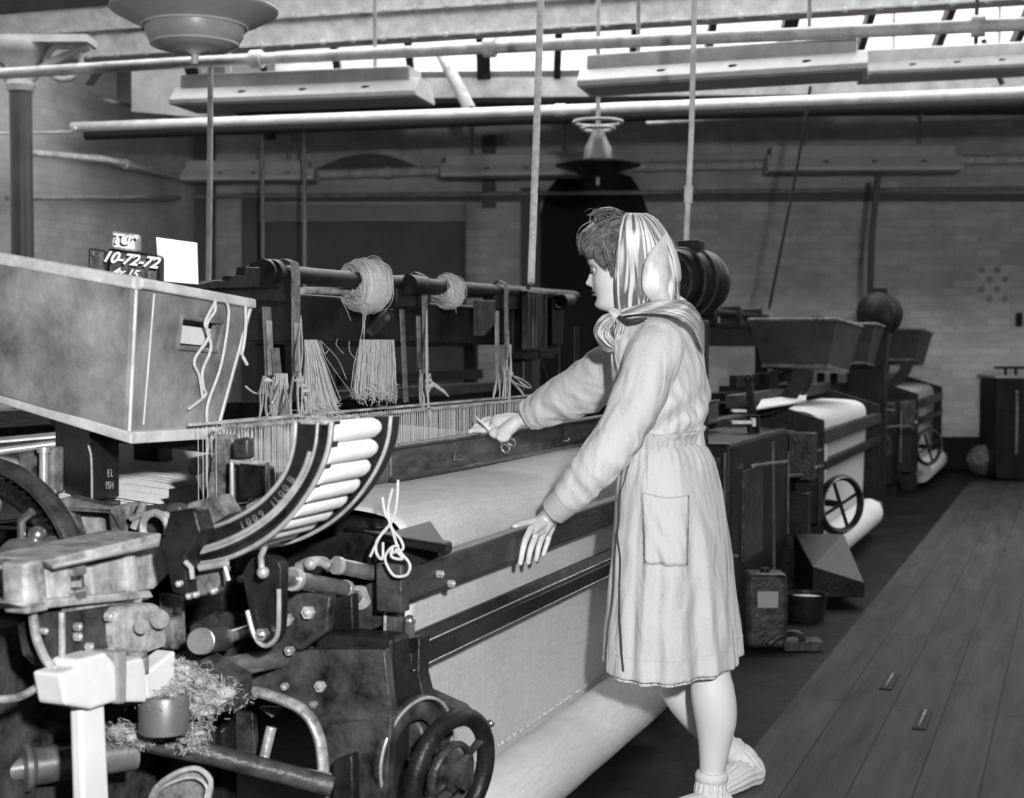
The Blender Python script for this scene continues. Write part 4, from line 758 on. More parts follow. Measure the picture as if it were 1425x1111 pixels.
# card and chalked slates standing on the rim side
q = [D(222, 394, 3.30), D(276, 398, 3.36), D(274, 338, 3.36), D(217, 330, 3.30)]; nn = Vec((.1, .99, 0)); mb = MB(); mb.prism(q, nn * .003); cd = obj('white_card', mb, 'paper', smooth=0); tag(cd, 'square white card standing upright behind the big box', 'card')
mb = MB(); mb.hexa([D(220, 400, 3.29), D(277, 404, 3.35), D(277, 404, 3.36) + nn * .02, D(220, 400, 3.3) + nn * .02, D(221, 391, 3.29), D(277, 396, 3.35), D(277, 396, 3.36) + nn * .02, D(221, 391, 3.3) + nn * .02]); obj('card_foot', mb, 'iron', cd)
mb = MB(); mb.prism([D(220, 400, 3.34), D(278, 404, 3.42), D(300, 404, 3.6), D(300, 430, 3.6), D(220, 420, 3.34)], Vec((0, .02, 0))); obj('card_rest', mb, 'iron', cd)
def blk(x0, y0, x1, y1, dd, lab, th=.04, m='iron'):
    s_ = (y1 - y0) * 0 + .14 * (x1 - x0); q = [D(x0, y1, dd), D(x1, y1 + s_, dd + .02), D(x1, y0 + s_, dd + .02), D(x0, y0, dd)]; mb = MB(); mb.prism(q, nn * th); o = obj('chalked_block', mb, m, bevel=.006); tag(o, lab, 'block', 'chalked blocks behind the big box'); return o
b1 = blk(122, 344, 148, 384, 3.17, 'small dark block at the left end of the chalked blocks on the box', .03, 'iron_grey'); b2 = blk(149, 345, 221, 390, 3.18, 'long dark block chalked with a date, behind the rim of the big box', .04)
b3 = blk(154, 321, 191, 346, 3.2, 'small chalk-smeared block on top of the long dated block', .03, 'iron_light')
text('10-72-72', .034, D(181, 362, 3.165), Vec((1, 0, -.13)), UP, 'white', b2, .001, .4, .0012); text('4x 15', .024, D(174, 380, 3.165), Vec((1, 0, -.13)), UP, 'white', b2, .001, .4, .001)
text('TU9', .03, D(173, 334, 3.18), Vec((1, 0, -.1)), UP, 'white', b3, .001, .2, .0012)
# ---- gantry over the loom
GV = .9
plate = lambda pts, v, t, m, name, **k: plate_v(pts, v, t, m, name, **k)
mb = MB(); mb.tube([V(355, 377, GV), V(440, 385, GV), V(740, 409, GV), V(800, 413, GV)], .026, 20); P('heald_roller', mb, 'iron')
mb = MB(); mb.lbox(.5, 3.3, 1.0, 1.05, 1.26, 1.42); P('gantry_beam', mb, 'iron', smooth=0, bevel=.01)
mb = MB(); mb.tube([V(420, 404, .96), V(700, 412, .96)], .012, 10); P('second_roller', mb, 'strapwood')
P('gantry_bracket', MB().prism(VP_([(285, 392), (340, 388), (355, 377), (370, 365), (385, 368), (400, 380), (408, 402), (402, 420), (350, 420), (285, 404)], .88), B * .05), 'iron', bevel=.004)
mb = MB(); mb.cyl(V(366, 381, .86), V(382, 381, .86), .042, 20); mb.ring(V(376, 381, .85), A, .035, .006, 24, 6); P('roller_bearing', mb, 'iron')
P('bearing_step', MB().prism(VP_([(283, 396), (300, 390), (322, 392), (322, 384), (340, 383), (342, 372), (362, 372), (362, 400), (283, 402)], .84), B * .03), 'iron', bevel=.002)
for i, (x0, x1, y0, y1) in enumerate(((553, 600, 383, 428), (690, 735, 400, 432))):
    P('roller_hanger', MB().prism(VP_([(x0, y0 + 8), (x0 + 12, y0), (x1 - 12, y0), (x1, y0 + 12), (x1, y1), (x0, y1)], .88), B * .06), 'iron', bevel=.006)
mb = MB(); mb.cyl(V(568, 396, .87), V(590, 398, .87), .035, 18); P('hanger_bearing', mb, 'iron')
# right-hand gantry head: box, plates and levers
for pts, v_, m_, n_ in (([(735, 405), (762, 408), (762, 490), (735, 487)], .84, 'iron_grey', 'gantry_head_plate'), ([(768, 408), (785, 410), (784, 480), (768, 480)], .88, 'iron', 'gantry_head_plate'), ([(690, 395), (800, 405), (802, 420), (690, 412)], .9, 'iron', 'gantry_head_bar'), ([(668, 418), (690, 418), (690, 450), (674, 468), (668, 468)], .87, 'iron_grey', 'gantry_wing'), ([(715, 425), (735, 425), (735, 500), (715, 500)], .9, 'iron', 'gantry_head_plate'), ([(712, 485), (780, 485), (770, 500), (720, 500)], .92, 'iron', 'gantry_foot')):
    P(n_, MB().prism(VP_(pts, v_), B * .03), m_, bevel=.003)
mb = MB()
for x, y0, y1 in ((742, 408, 484), (746, 408, 484), (759, 410, 484)): mb.tube(VP_([(x, y0), (x, y1)], .835), .0035, 6)
P('head_plate_edge', mb, 'iron_light')
mb = MB(); mb.cyl(V(782, 420, .86), V(794, 418, .86), .03, 14); mb.ring(V(780, 420, .85), A, .03, .006, 20, 6); mb.cyl(V(735, 402, .85), V(735, 378, .86), .008, 8); P('head_pulley', mb, 'iron_grey')
mb = MB()
for x in (778, 800, 804): mb.tube(VP_([(x, 455), (x, 560)], .95), .006, 6)
mb.tube(VP_([(750, 490), (768, 545)], .9), .005, 6); P('head_rod', mb, 'shaft')
P('gantry_post', MB().lbox(3.15, 3.25, .95, 1.05, 0, 1.45), 'iron', smooth=0, bevel=.01); P('gantry_post', MB().lbox(.5, .58, 1.0, 1.08, 0, 1.4), 'iron', smooth=0, bevel=.01)
plate_v([(510, 462), (540, 430), (548, 430), (548, 440), (520, 470)], .98, .02, 'iron_grey', 'beam_rib'); mb = MB(); bolt(mb, V(536, 442, .97), nB, .012, .012); P('beam_bolt', mb, 'steel')
# straps
def strap(top, bot, v, w, lab, m='leather', tip=None, th=.005, hook=True):
    """a strap over the roller with its lower end; px lists"""
    a = V(*top, v); b = V(*bot, v); t = thing('heald_strap', b, lab, 'strap', 'straps on the heald roller')
    mb = MB(); x = A * w
    if hook: pts = [a + B * .075 - UP * .03, a + B * .06 + UP * .012, a + B * .03 + UP * .03, a + B * .0 + UP * .018, a - B * .004 - UP * .02, b]
    else: pts = [a, b]
    for p, q in zip(pts, pts[1:]): mb.hexa([p - x, p + x, p + x + B * th, p - x + B * th, q - x, q + x, q + x + B * th, q - x + B * th])
    obj('strap_band', mb, m, t, smooth=60)
    if tip: mb = MB(); c0 = a.lerp(b, tip[0]) - B * .006; c1 = a.lerp(b, tip[1]) - B * .006; mb.hexa([c0 - x * .7, c0 + x * .7, c0 + x * .7 + B * .004, c0 - x * .7 + B * .004, c1 - x * .8, c1 + x * .8, c1 + x * .8 + B * .004, c1 - x * .8 + B * .004]); obj('worn_end', mb, 'strapwood', t, bevel=.002)
    return t
strap((411, 374), (413, 524), .865, .022, 'widest leather strap over the left end of the roller', 'leather', (.5, .95))
strap((372, 427), (376, 524), .90, .021, 'strap with a whitened tab, leftmost beneath the roller', 'leather', (.2, .98), hook=False)
strap((384, 484), (388, 528), .875, .02, 'short brown tab knotted to cords, lowest at the left end', 'leather', None, hook=False)
strap((590, 390), (593, 520), .865, .018, 'dark strap over the roller beside the middle bearing', 'leather', (.55, .98))
strap((560, 430), (566, 560), .92, .015, 'grey strap hanging just left of the middle bearing', 'leather', None, hook=False)
strap((583, 440), (585, 512), .90, .014, 'narrow strap tucked behind the middle strap', 'leather', None, hook=False)
strap((704, 400), (706, 500), .865, .017, 'dark strap over the roller at its right end', 'leather', (.6, .98))
strap((692, 420), (693, 520), .90, .016, 'strap hanging just left of the right-hand strap', 'strapwood', None, hook=False)
# cords from straps down to the healds
cords = MB(); rr = random.Random(5)
def cord(mb, x0, y0, v0, x1, y1, v1, r=.0022, wob=3):
    mb.tube(spline([tuple(V(x0, y0, v0)), tuple(V(x0 + (x1 - x0) * .35 + rr.uniform(-wob, wob), y0 + (y1 - y0) * .35, v0 + (v1 - v0) * .3)), tuple(V(x0 + (x1 - x0) * .7 + rr.uniform(-wob, wob), y0 + (y1 - y0) * .7, v0 + (v1 - v0) * .7)), tuple(V(x1, y1, v1))], 5), r, 6)
for gi, (lab, lst) in enumerate((('bunch of knotted cords under the leftmost straps', [(366, 524, 360, 583), (368, 524, 372, 583), (372, 526, 381, 583), (380, 526, 384, 583), (391, 528, 378, 560), (408, 524, 404, 580), (414, 524, 416, 585), (418, 440, 418, 584), (422, 524, 424, 580), (395, 530, 405, 578)]),
                         ('knotted cords under the middle strap', [(585, 515, 588, 570), (588, 520, 586, 565), (593, 430, 597, 585), (595, 518, 597, 582), (598, 520, 597, 545), (597, 530, 624, 552), (597, 528, 622, 549)]),
                         ('knotted cords with a loop under the right-hand straps', [(692, 518, 686, 556), (694, 520, 694, 556), (702, 500, 699, 556), (706, 500, 707, 574), (698, 505, 703, 556), (710, 480, 708, 573), (708, 520, 736, 540), (708, 524, 730, 552)]))):
    mb = MB()
    for x0, y0, x1, y1 in lst:
        for k in range(2): cord(mb, x0 + rr.uniform(-1, 1), y0, .87, x1 + rr.uniform(-1, 1), y1, .5 if y1 > 553 else .8, .0024)
    for (x, y) in {0: ((366, 545), (378, 548), (372, 530), (416, 530), (420, 538), (425, 545)), 1: ((596, 530), (598, 538)), 2: ((694, 532), (708, 514), (710, 520), (707, 528))}[gi]: mb.ball(V(x, y, .83), .011, 6, (1.2, 1, .8)); mb.ring(V(x, y, .82), UP, .012, .003, 14, 6)
    if gi == 2: mb.tube(spline([tuple(V(x, y, .8)) for x, y in ((709, 522), (722, 526), (735, 534), (738, 540), (725, 537), (710, 528))], 5), .0026, 6)
    if gi == 0: mb.tube(spline([tuple(V(x, y, .82)) for x, y in ((342, 538), (352, 546), (362, 548), (375, 546), (380, 541))], 4), .003, 6)
    tag(obj('cord_bundle', mb, 'yarn'), lab, 'cords', 'cords tied to the healds')
# fringes of waste yarn
def fringe(x0, x1, y0, xb0, xb1, yb, v, n, lab, seed, droop=1.0):
    r2 = random.Random(seed); mb = MB()
    for i in range(n):
        f = i / (n - 1) + r2.uniform(-.01, .01); x = x0 + (x1 - x0) * f; xe = xb0 + (xb1 - xb0) * f + r2.gauss(0, 2.5); ye = yb + r2.gauss(0, 6); vv = v + r2.uniform(-.02, .04); p = V(x, y0, vv); q = V(xe, ye, vv - .02); m_ = p.lerp(q, .55) + Vec((r2.gauss(0, .004), r2.gauss(0, .004), 0)); t_ = q + Vec((r2.gauss(0, .012), r2.gauss(0, .01), -abs(r2.gauss(0, .01))))
        mb.tube([p, m_, q, t_], .0012, 4)
    return mb
mb = fringe(501, 548, 473, 494, 548, 545, .86, 330, '', 11); tag(obj('waste_yarn_fringe', mb, 'yarn', smooth=0), 'thick brush-like fringe of pale yarn under the larger hank', 'yarn')
mb = fringe(424, 440, 473, 426, 470, 568, .88, 200, '', 12)
for a_, b_, c_ in (((447, 475), (470, 500), (482, 528)), ((443, 473), (455, 500), (500, 562)), ((446, 474), (452, 492), (457, 487)), ((440, 480), (450, 540), (470, 580)), ((470, 472), (468, 480), (478, 492)), ((486, 475), (487, 490), (498, 503))): mb.tube(spline([tuple(V(*q_, .87)) for q_ in (a_, b_, c_)], 5), .0011, 4)
tag(obj('waste_yarn_fringe', mb, 'yarn', smooth=0), 'loose splaying fringe of yarn right of the widest strap', 'yarn')
mb = fringe(382, 400, 520, 376, 400, 575, .85, 70, '', 13); tag(obj('waste_yarn_fringe', mb, 'yarn', smooth=0), 'tuft of yarn ends between the two leftmost straps', 'yarn')
# hanks
def hank(cx, cy, v, Rx, w, lab, seed, tail=None):
    c = V(cx, cy, v); r2 = random.Random(seed); t = thing('yarn_hank', c - UP * Rx, lab, 'hank', 'hanks of yarn on the heald roller'); ax = (A * .82 + nB * .5).normalized()
    mb = MB(); mb.ring(c, ax, Rx * .66, Rx * .31, 40, 12, w); obj('hank_core', mb, 'yarn', t)
    mb = MB(); e1 = ax.cross(UP).normalized(); e2 = ax.cross(e1)
    for i in range(190):
        a = r2.uniform(0, 2 * pi); rr_ = Rx * .66 + cos(a) * Rx * .31 * r2.uniform(.93, 1.1); off = sin(a) * Rx * .31 * w * r2.uniform(.95, 1.1); ph = r2.uniform(0, 6.28); am = r2.uniform(0, .008); oc = e1 * r2.gauss(0, .003) + e2 * r2.gauss(0, .003); tl = r2.gauss(0, .05)
        mb.tube([c + oc + (e1 * cos(b) + e2 * sin(b)) * (rr_ + am * sin(2 * b + ph)) + ax * (off + tl * .2 * sin(b + ph)) for b in [2 * pi * k / 30 for k in range(30)]], .0011, 4, closed=True)
    obj('yarn_strands', mb, 'yarn', t, smooth=60)
    mb = MB()
    for i in range(26):
        s0 = c + e1 * r2.gauss(0, .02) + UP * r2.uniform(-Rx * .6, -.02); s1 = s0 - A * r2.uniform(.05, .12) * (1) + UP * r2.gauss(.0, .01); mb.tube(spline([tuple(s0), tuple(s0.lerp(s1, .5) - UP * r2.uniform(.0, .02)), tuple(s1)], 4), .0011, 4)
    for x, y, xx, yy in (tail or ()): mb.tube(spline([tuple(V(x, y, v - .03)), tuple(V((x + xx) / 2 + r2.uniform(-3, 3), (y + yy) / 2, v - .03)), tuple(V(xx, yy, v - .02))], 5), .0012, 4)
    obj('yarn_tail', mb, 'yarn', t)
hank(510, 398, .9, .09, 1.9, 'larger round hank of pale yarn on the roller', 21, [(505, 432, 500, 480), (508, 432, 502, 520), (511, 432, 506, 470), (475, 418, 488, 446)])
hank(624, 406, .9, .062, 1.5, 'smaller hank of pale yarn further along the roller', 22, [(636, 420, 635, 436)])
# ================================================================== OTHER LOOMS
def other_loom(loc_u, dv, lab, box_lab=None, cloth_lab=None, roll_lab=None, front=True, motor=True, box_lab2=None):
    o = L(loc_u, dv, 0); t = thing('power_loom', o, lab, 'loom', 'power looms')
    def X(u, v, z): return L(loc_u + u, dv + v, z)
    def bxx(mb, u0, u1, v0, v1, z0, z1): return mb.lbox(loc_u + u0, loc_u + u1, dv + v0, dv + v1, z0, z1)
    def Q(name, mb, m, par=None, **k): return obj(name, mb, m, par or t, **k)
    for u in (-.16, 2.2):
        mb = MB(); Pp = [X(u, v, z) for v, z in ((-.02, 0), (.12, 0), (.2, .5), (.6, .62), (1.1, .6), (1.5, .5), (1.6, 0), (1.75, 0), (1.75, .9), (.3, .95), (-.02, .85))]; mb.prism(Pp, A * .05); Q('side_frame', mb, 'iron', bevel=.005)
    for z0, z1, m_, n_ in ((.715, .79, 'wood_dark', 'hand_rail'), (.57, .62, 'iron', 'guide_bar')): Q(n_, bxx(MB(), -.1, 2.35, -.02, .02, z0, z1), m_, smooth=0, bevel=.005)
    Q('breast_beam', bxx(MB(), -.1, 2.2, .09, .25, .78, .86), 'iron', bevel=.01)
    Q('sley_cap', bxx(MB(), -.7, 2.4, .34, .4, .93, 1.0), 'wood_dark', smooth=0, bevel=.004); Q('race_board', bxx(MB(), -.8, 2.6, .34, .46, .8, .88), 'wood_dark', smooth=0, bevel=.004)
    Q('heald_frame', bxx(MB(), 0, 2.2, .5, .54, 1.02, 1.09), 'iron', smooth=0); Q('gantry_beam', bxx(MB(), -.1, 3.2, .95, 1.05, 1.26, 1.42), 'iron', smooth=0, bevel=.01)
    mb = MB(); mb.cyl(X(0, .9, 1.48), X(2.8, .9, 1.48), .026, 14); Q('heald_roller', mb, 'iron')
    for u in (.1, 3.1): Q('gantry_post', bxx(MB(), u, u + .08, .95, 1.05, 0, 1.5), 'iron', smooth=0, bevel=.008)
    for u in (.3, 1.0, 1.7, 2.4): Q('roller_hanger', bxx(MB(), u, u + .07, .86, 1.0, 1.38, 1.54), 'iron', bevel=.01)
    mb = MB(); mb.cyl(X(-.2, 1.5, .45), X(2.3, 1.5, .45), .2, 24); Q('warp_beam', mb, 'iron_grey')
    # gear end with cases, wheels, levers
    Q('gear_case', bxx(MB(), -.75, -.2, .1, .9, .08, .8), 'iron', bevel=.03)
    mb = MB(); mb.ring(X(-.8, .3, .42), A, .16, .02, 40, 8); mb.lathe(X(-.84, .3, .42), A, [(0, 0), (.03, 0), (.04, .02), (.04, .05), (0, .05)], 20); Q('drive_gear', mb, 'iron_grey')
    mb = MB(); mb.lathe(X(-.87, .3, .42), A, [(0, 0), (.02, .0), (.022, .02), (.0, .03)], 16); Q('gear_cap', mb, 'steel')
    mb = MB(); mb.ring(X(-.79, .25, .68), A, .07, .012, 30, 8); mb.ball(X(-.8, .25, .68), .014, 6); Q('upper_gear', mb, 'iron_grey')
    mb = MB()
    for (a, b, r) in ((X(-.78, -.02, .6), X(-.78, .25, .58), .009), (X(-.8, .05, .72), X(-.8, .05, .3), .006), (X(-.5, -.04, .62), X(-.15, -.02, .6), .008), (X(-.82, .4, .75), X(-.82, .1, .73), .006)): mb.cyl(a, b, r, 8)
    Q('lever_rod', mb, 'shaft')
    for u0, u1, z0, z1, m_ in ((-.55, -.4, .55, .8, 'iron_grey'), (-.38, -.2, .3, .7, 'iron'), (-.7, -.58, .2, .5, 'iron')): Q('side_plate', bxx(MB(), u0, u1, -.03, .1, z0, z1), m_, bevel=.008)
    Q('gear_case_foot', bxx(MB(), -.7, -.6, .1, .5, 0, .1), 'iron'); 
    # hand wheel on the front
    wc_ = X(-.05, -.1, .38); q = MB().ring(wc_, (nB * .8 - A * .6), .15, .018, 48, 10); w_ = Q('hand_wheel', q, 'iron'); mb = MB(); mb.ring(wc_ + nB * .02 - A * .012, (nB * .8 - A * .6), .15, .004, 48, 6); Q('wheel_edge', mb, 'shaft', w_)
    mb = MB(); mb.cyl(wc_ - (nB * .8 - A * .6) * .12, wc_, .02, 10)
    for k in range(4): a = k * pi / 2 + .4; ax = (nB * .8 - A * .6).normalized(); e = ax.cross(UP).normalized(); d_ = e * cos(a) + ax.cross(e) * sin(a); mb.cyl(wc_, wc_ + d_ * .15, .01, 8)
    Q('wheel_spokes', mb, 'iron', w_)
    # curved magazine, simplified to its two arcs
    for uu in (-.45, -.25):
        mb = MB(); pts = [X(uu, .02 + .28 * (1 - cos(a)), 1.12 - .24 * sin(a)) for a in [pi / 2 * k / 10 for k in range(11)]]; pin = [X(uu, .10 + .2 * (1 - cos(a)), 1.12 - .17 * sin(a)) for a in [pi / 2 * k / 10 for k in range(11)]]; mb.prism(pts + pin[::-1], A * .014); Q('magazine_plate', mb, 'iron', smooth=30)
    if motor:
        c = X(3.0 if loc_u < 2 else 3.0, .08, 1.5); mm = MB(); ax = (A * .9 + nB * .45).normalized(); mm.lathe(c - ax * .13, ax, [(0, 0), (.06, 0), (.13, .03), (.155, .05), (.155, .2), (.145, .205), (.13, .24), (.06, .26), (0, .26)], 36); mo = Q('drive_motor', mm, 'iron')
        mb = MB(); mb.ring(c + ax * .02, ax, .158, .008, 40, 6); mb.ring(c - ax * .06, ax, .158, .008, 40, 6); Q('motor_rib', mb, 'iron_grey', mo)
        mb = MB(); mb.box(c + UP * .17, A * .05, B * .05, UP * .03); Q('terminal_box', mb, 'iron', mo, bevel=.005)
        Q('motor_bracket', MB().hexa([X(2.86, .02, 1.08), X(2.98, .02, 1.08), X(2.98, .5, 1.08), X(2.86, .5, 1.08), X(2.9, .0, 1.42), X(3.12, .0, 1.42), X(3.12, .2, 1.42), X(2.9, .2, 1.42)]), 'iron', smooth=0, bevel=.01)
        Q('motor_post', bxx(MB(), 2.85, 3.0, .02, .3, 0, 1.1), 'iron', smooth=0, bevel=.01)
    if front:
        if cloth_lab:
            cc = co_cloth.copy(); C.objects.link(cc); cc.location = Vec(co_cloth.location) + A * loc_u + B * dv; cc['label'] = cloth_lab
        if roll_lab:
            dup(ro, A * loc_u + B * dv, roll_lab, skip=('loose_fibres',))
    for box_lab, bs_ in ((box_lab, 0), (box_lab2, 1.75)):
        if not box_lab: continue
        bt = thing('bobbin_box', X(1.3 + bs_, .35, 1.12), box_lab, 'box', 'bobbin boxes on the looms')
        def ob(name, mb, m): return obj(name, mb, m, bt, smooth=0, bevel=.004)
        b0 = [X(.7 + bs_, .1, 1.15), X(1.6 + bs_, .1, 1.10), X(1.6 + bs_, .5, 1.10), X(.7 + bs_, .5, 1.15)]; t0 = [X(.6 + bs_, .03, 1.42), X(1.7 + bs_, .03, 1.39), X(1.7 + bs_, .56, 1.39), X(.6 + bs_, .56, 1.42)]
        mb = MB()
        for i in range(4):
            j = (i + 1) % 4; ctr = sum(b0, Vec()) / 4; ia = (ctr - b0[i]) * .04; ib = (ctr - b0[j]) * .04; ia.z = ib.z = 0; mb.hexa([b0[i], b0[j], b0[j] + ib, b0[i] + ia, t0[i], t0[j], t0[j] + ib, t0[i] + ia])
        ob('box_sides', mb, 'wood_box')
        mb = MB(); mb.hexa([p - UP * .02 for p in b0] + b0); ob('bottom_board', mb, 'iron_dust')
        mb = MB()
        for i in range(4): mb.tube([t0[i], t0[(i + 1) % 4]], .012, 6)
        ob('top_rim', mb, 'iron_dust')
        for (u, v) in ((.8 + bs_, .42), (1.4 + bs_, .42)): Q('box_bearer', bxx(MB(), u, u + .06, v, v + .05, .8, 1.11), 'iron', smooth=0)
    return t
M['wood_box'] = mat('dark stained fibreboard', .03, .6, 0, .4, 7, .2, 40, var2=.06)
lm2 = other_loom(5.35, 0, 'second loom along the aisle, dark, right behind the weaver', 'dark bobbin box on the second loom, behind the weaver at the right', 'pale cloth on the second loom along the aisle', 'cloth roll on the second loom, beyond its hand wheel', box_lab2='second dark bobbin box in line on the second loom, nearer its round motor')
lm3 = other_loom(10.35, 0, 'farthest loom along the aisle, nearest the brick wall', 'far bobbin box next to the farthest round motor', 'pale cloth on the farthest loom along the aisle', 'cloth roll on the farthest loom, near the wall', motor=False)
lmb = other_loom(.6, 2.3, 'dark loom standing behind the near one, seen through its gantry', None, 'dim cloth on the loom behind, glimpsed through the gantry', None, motor=False)
lmc = other_loom(4.9, 2.3, 'dark loom in the back row, beyond the gantry at the right', None, None, None, motor=False)
# motor of the near loom, behind the weaver's head
c = D(962, 393, 5.75); ax = (A * .9 + nB * .45).normalized(); mm = MB(); mm.lathe(c - ax * .13, ax, [(0, 0), (.06, 0), (.12, .02), (.13, .05), (.13, .2), (.12, .205), (.11, .24), (.06, .26), (0, .26)], 40); mo = P('drive_motor', mm, 'iron')
mb = MB(); mb.ring(c + ax * .0, ax, .132, .006, 40, 6); mb.ring(c - ax * .07, ax, .132, .006, 40, 6); mb.ring(c - ax * .115, ax, .1, .006, 40, 6); P('motor_rib', mb, 'iron_grey', mo)
mb = MB(); mb.box(c + UP * .14, A * .04, B * .045, UP * .025); P('terminal_box', mb, 'iron', mo, bevel=.004)
cu = c - UP * c.z; P('motor_post', MB().box(cu + UP * .68, A * .06, B * .06, UP * .68), 'iron', smooth=0, bevel=.01)
# things on and by the second loom
q = [(1133, 600), (1142, 597), (1147, 603), (1147, 640), (1149, 665), (1142, 685), (1137, 684), (1138, 668), (1133, 662), (1139, 640), (1141, 605)]
mb = MB()
for k in range(7):
    o_ = (k - 3) * 1.3; mb.tube(spline([tuple(D(1134, 600, 8.1)), tuple(D(1143, 599, 8.05)), tuple(D(1146 + o_ * .3, 625, 8.02)), tuple(D(1143 + o_, 655, 8.0)), tuple(D(1140 + o_ * .8, 684 - abs(o_) * 4, 8.0))], 5), .014, 8)
mb.tube(spline([tuple(D(1144, 627, 8)), tuple(D(1130, 630, 7.98)), tuple(D(1122, 639, 7.97))], 4), .012, 6)
tag(obj('white_rag', mb, 'white'), 'white rag knotted and hanging from the second loom', 'rag')
p = D(1064, 850, 5.4); q0 = Z(1064, 900, .0); mb = MB(); d0 = q0.y; cc = D(1064, 846, d0); mb.box(Vec((cc.x, cc.y, .16)), Vec((.085, 0, 0)), Vec((0, .07, 0)), Vec((0, 0, .155))); t_ = obj('oil_can', mb, 'iron_grey', bevel=.02); tag(t_, 'square can with a pale label standing on the floor behind the weaver', 'can')
mb = MB(); mb.box(Vec((cc.x, cc.y - .074, .21)), Vec((.042, 0, 0)), Vec((0, .003, 0)), Vec((0, 0, .034))); obj('paper_label', mb, 'panel_l', t_)
mb = MB(); mb.cyl(Vec((cc.x, cc.y, .28)), Vec((cc.x, cc.y, .33)), .02, 10); obj('cap', mb, 'iron', t_)
p = Z(1085, 900, 0) + Vec((.03, -.05, 0)); mb = MB(); mb.tube(spline([tuple(p + Vec((-.1, -.06, .03))), tuple(p + Vec((-.04, -.06, .07))), tuple(p + Vec((.03, -.04, .07))), tuple(p + Vec((.06, -.02, .02)))], 5), .014, 10); mb.box(p + Vec((.05, 0, .02)), Vec((.08, 0, 0)), Vec((0, .05, 0)), UP * .02); tag(obj('foot_pedal', mb, 'iron_grey', bevel=.004), 'iron pedal on the floor just right of the coat', 'pedal')
p = Z(1122, 862, 0); mb = MB(); mb.lathe(p, UP, [(0, .0), (.08, 0), (.095, .12), (.09, .12), (.078, .01), (0, .01)], 28); t_ = obj('tin_bowl', mb, 'iron'); tag(t_, 'round tin holding something pale on the floor by the second loom', 'tin'); mb = MB(); mb.lathe(p, UP, [(0, .11), (.088, .1), (.088, .08), (0, .08)], 24); obj('pale_contents', mb, 'plaster', t_)
p = L(4.4, -.1, 0); mb = MB(); mb.hexa([p + Vec((-.05, -.25, .05)), p + Vec((.2, -.25, .05)), p + Vec((.2, .2, .05)), p + Vec((-.05, .2, .05)), p + Vec((-.05, -.25, .2)), p + Vec((.2, -.25, .12)), p + Vec((.2, .2, .3)), p + Vec((-.05, .2, .3))]); mb.lbox(4.2, 4.5, -.18, .0, 0, .06); 
tag(obj('floor_crate', mb, 'iron', smooth=0, bevel=.005), 'dark slanting wooden tray under the hand wheel of the second loom', 'tray')
# white scrap and clamp on top of the loom beside the weaver
mb = MB(); mb.hexa([D(1052, 571, 7.1), D(1122, 560, 7.6), D(1122, 551, 7.9), D(1060, 560, 7.5), D(1052, 569, 7.1), D(1122, 557, 7.6), D(1122, 548, 7.9), D(1060, 556, 7.5)]); tag(obj('paper_sheet', mb, 'plaster', smooth=0), 'pale sheet lying across the second loom beside its cloth', 'sheet')
mb = MB(); mb.cyl(D(1048, 575, 6.9), D(1041, 530, 6.95), .02, 12); mb.ball(D(1041, 527, 6.95), .026, 8); mb.cyl(D(1048, 578, 6.9), D(1050, 640, 6.9), .03, 8); h_ = obj('starting_handle', mb, 'iron'); tag(h_, 'upright black starting handle between the weaver and the second cloth', 'handle')
mb = MB(); mb.box(D(1032, 588, 6.85), Vec((.05, 0, 0)), Vec((0, .03, 0)), UP * .008); mb.box(D(1048, 588, 6.84), Vec((.01, 0, 0)), Vec((0, .03, 0)), UP * .02); obj('bright_clamp', mb, 'edge', h_, bevel=.003); mb = MB(); mb.box(D(1028, 572, 6.95), Vec((.035, 0, 0)), Vec((0, .03, 0)), UP * .007); obj('bright_clamp', mb, 'edge', h_, bevel=.003)
mb = MB(); mb.lbox(3.3, 4.6, .06, .4, 0, .84); tb = obj('iron_casing', mb, 'iron', smooth=0, bevel=.02); tag(tb, 'dark iron casing between the near loom and the second, behind the weaver', 'casing')
for nm, m_, f_ in (('gear', 'iron_grey', lambda mb: mb.ring(L(3.27, .2, .5), A, .11, .014, 40, 8)), ('gear_hub', 'shaft', lambda mb: mb.lathe(L(3.29, .2, .5), nA, [(0, 0), (.03, 0), (.03, .04), (.02, .06), (0, .06)], 20)), ('upright_rod', 'shaft', lambda mb: mb.cyl(L(3.26, .08, .1), L(3.26, .08, .8), .006, 8)), ('cross_bar', 'shaft', lambda mb: mb.cyl(L(3.26, .02, .36), L(3.26, .38, .38), .007, 8)), ('side_plate', 'iron_grey', lambda mb: mb.lbox(3.27, 3.3, .1, .3, .62, .78)), ('front_plate', 'iron_grey', lambda mb: mb.lbox(3.5, 3.9, .045, .06, .3, .7)), ('front_lever', 'shaft', lambda mb: mb.cyl(L(3.6, .03, .72), L(4.4, .03, .68), .009, 8)), ('front_rod', 'shaft', lambda mb: mb.cyl(L(4.1, .03, .1), L(4.05, .03, .8), .007, 8))):
    mb = MB(); f_(mb); obj(nm, mb, m_, tb)
# ================================================================== THE WEAVER
wr = thing('person', Vec((.52, 3.85, 0)), 'woman in a pale belted work coat and striped headscarf reaching over the loom with scissors', 'person')
WD = 3.85
# ---------------- body: one continuous skin
body = MB()
def limb(mb, pts, n=14, sub=5, flat=None):
    s_ = spline([tuple(p) + (r,) for p, r in pts], sub); mb.tube([Vec(q[:3]) for q in s_], [q[3] for q in s_], n, flat=flat)
    mb.ball(pts[0][0], pts[0][1] * .98, 8); mb.ball(pts[-1][0], pts[-1][1] * .98, 8)
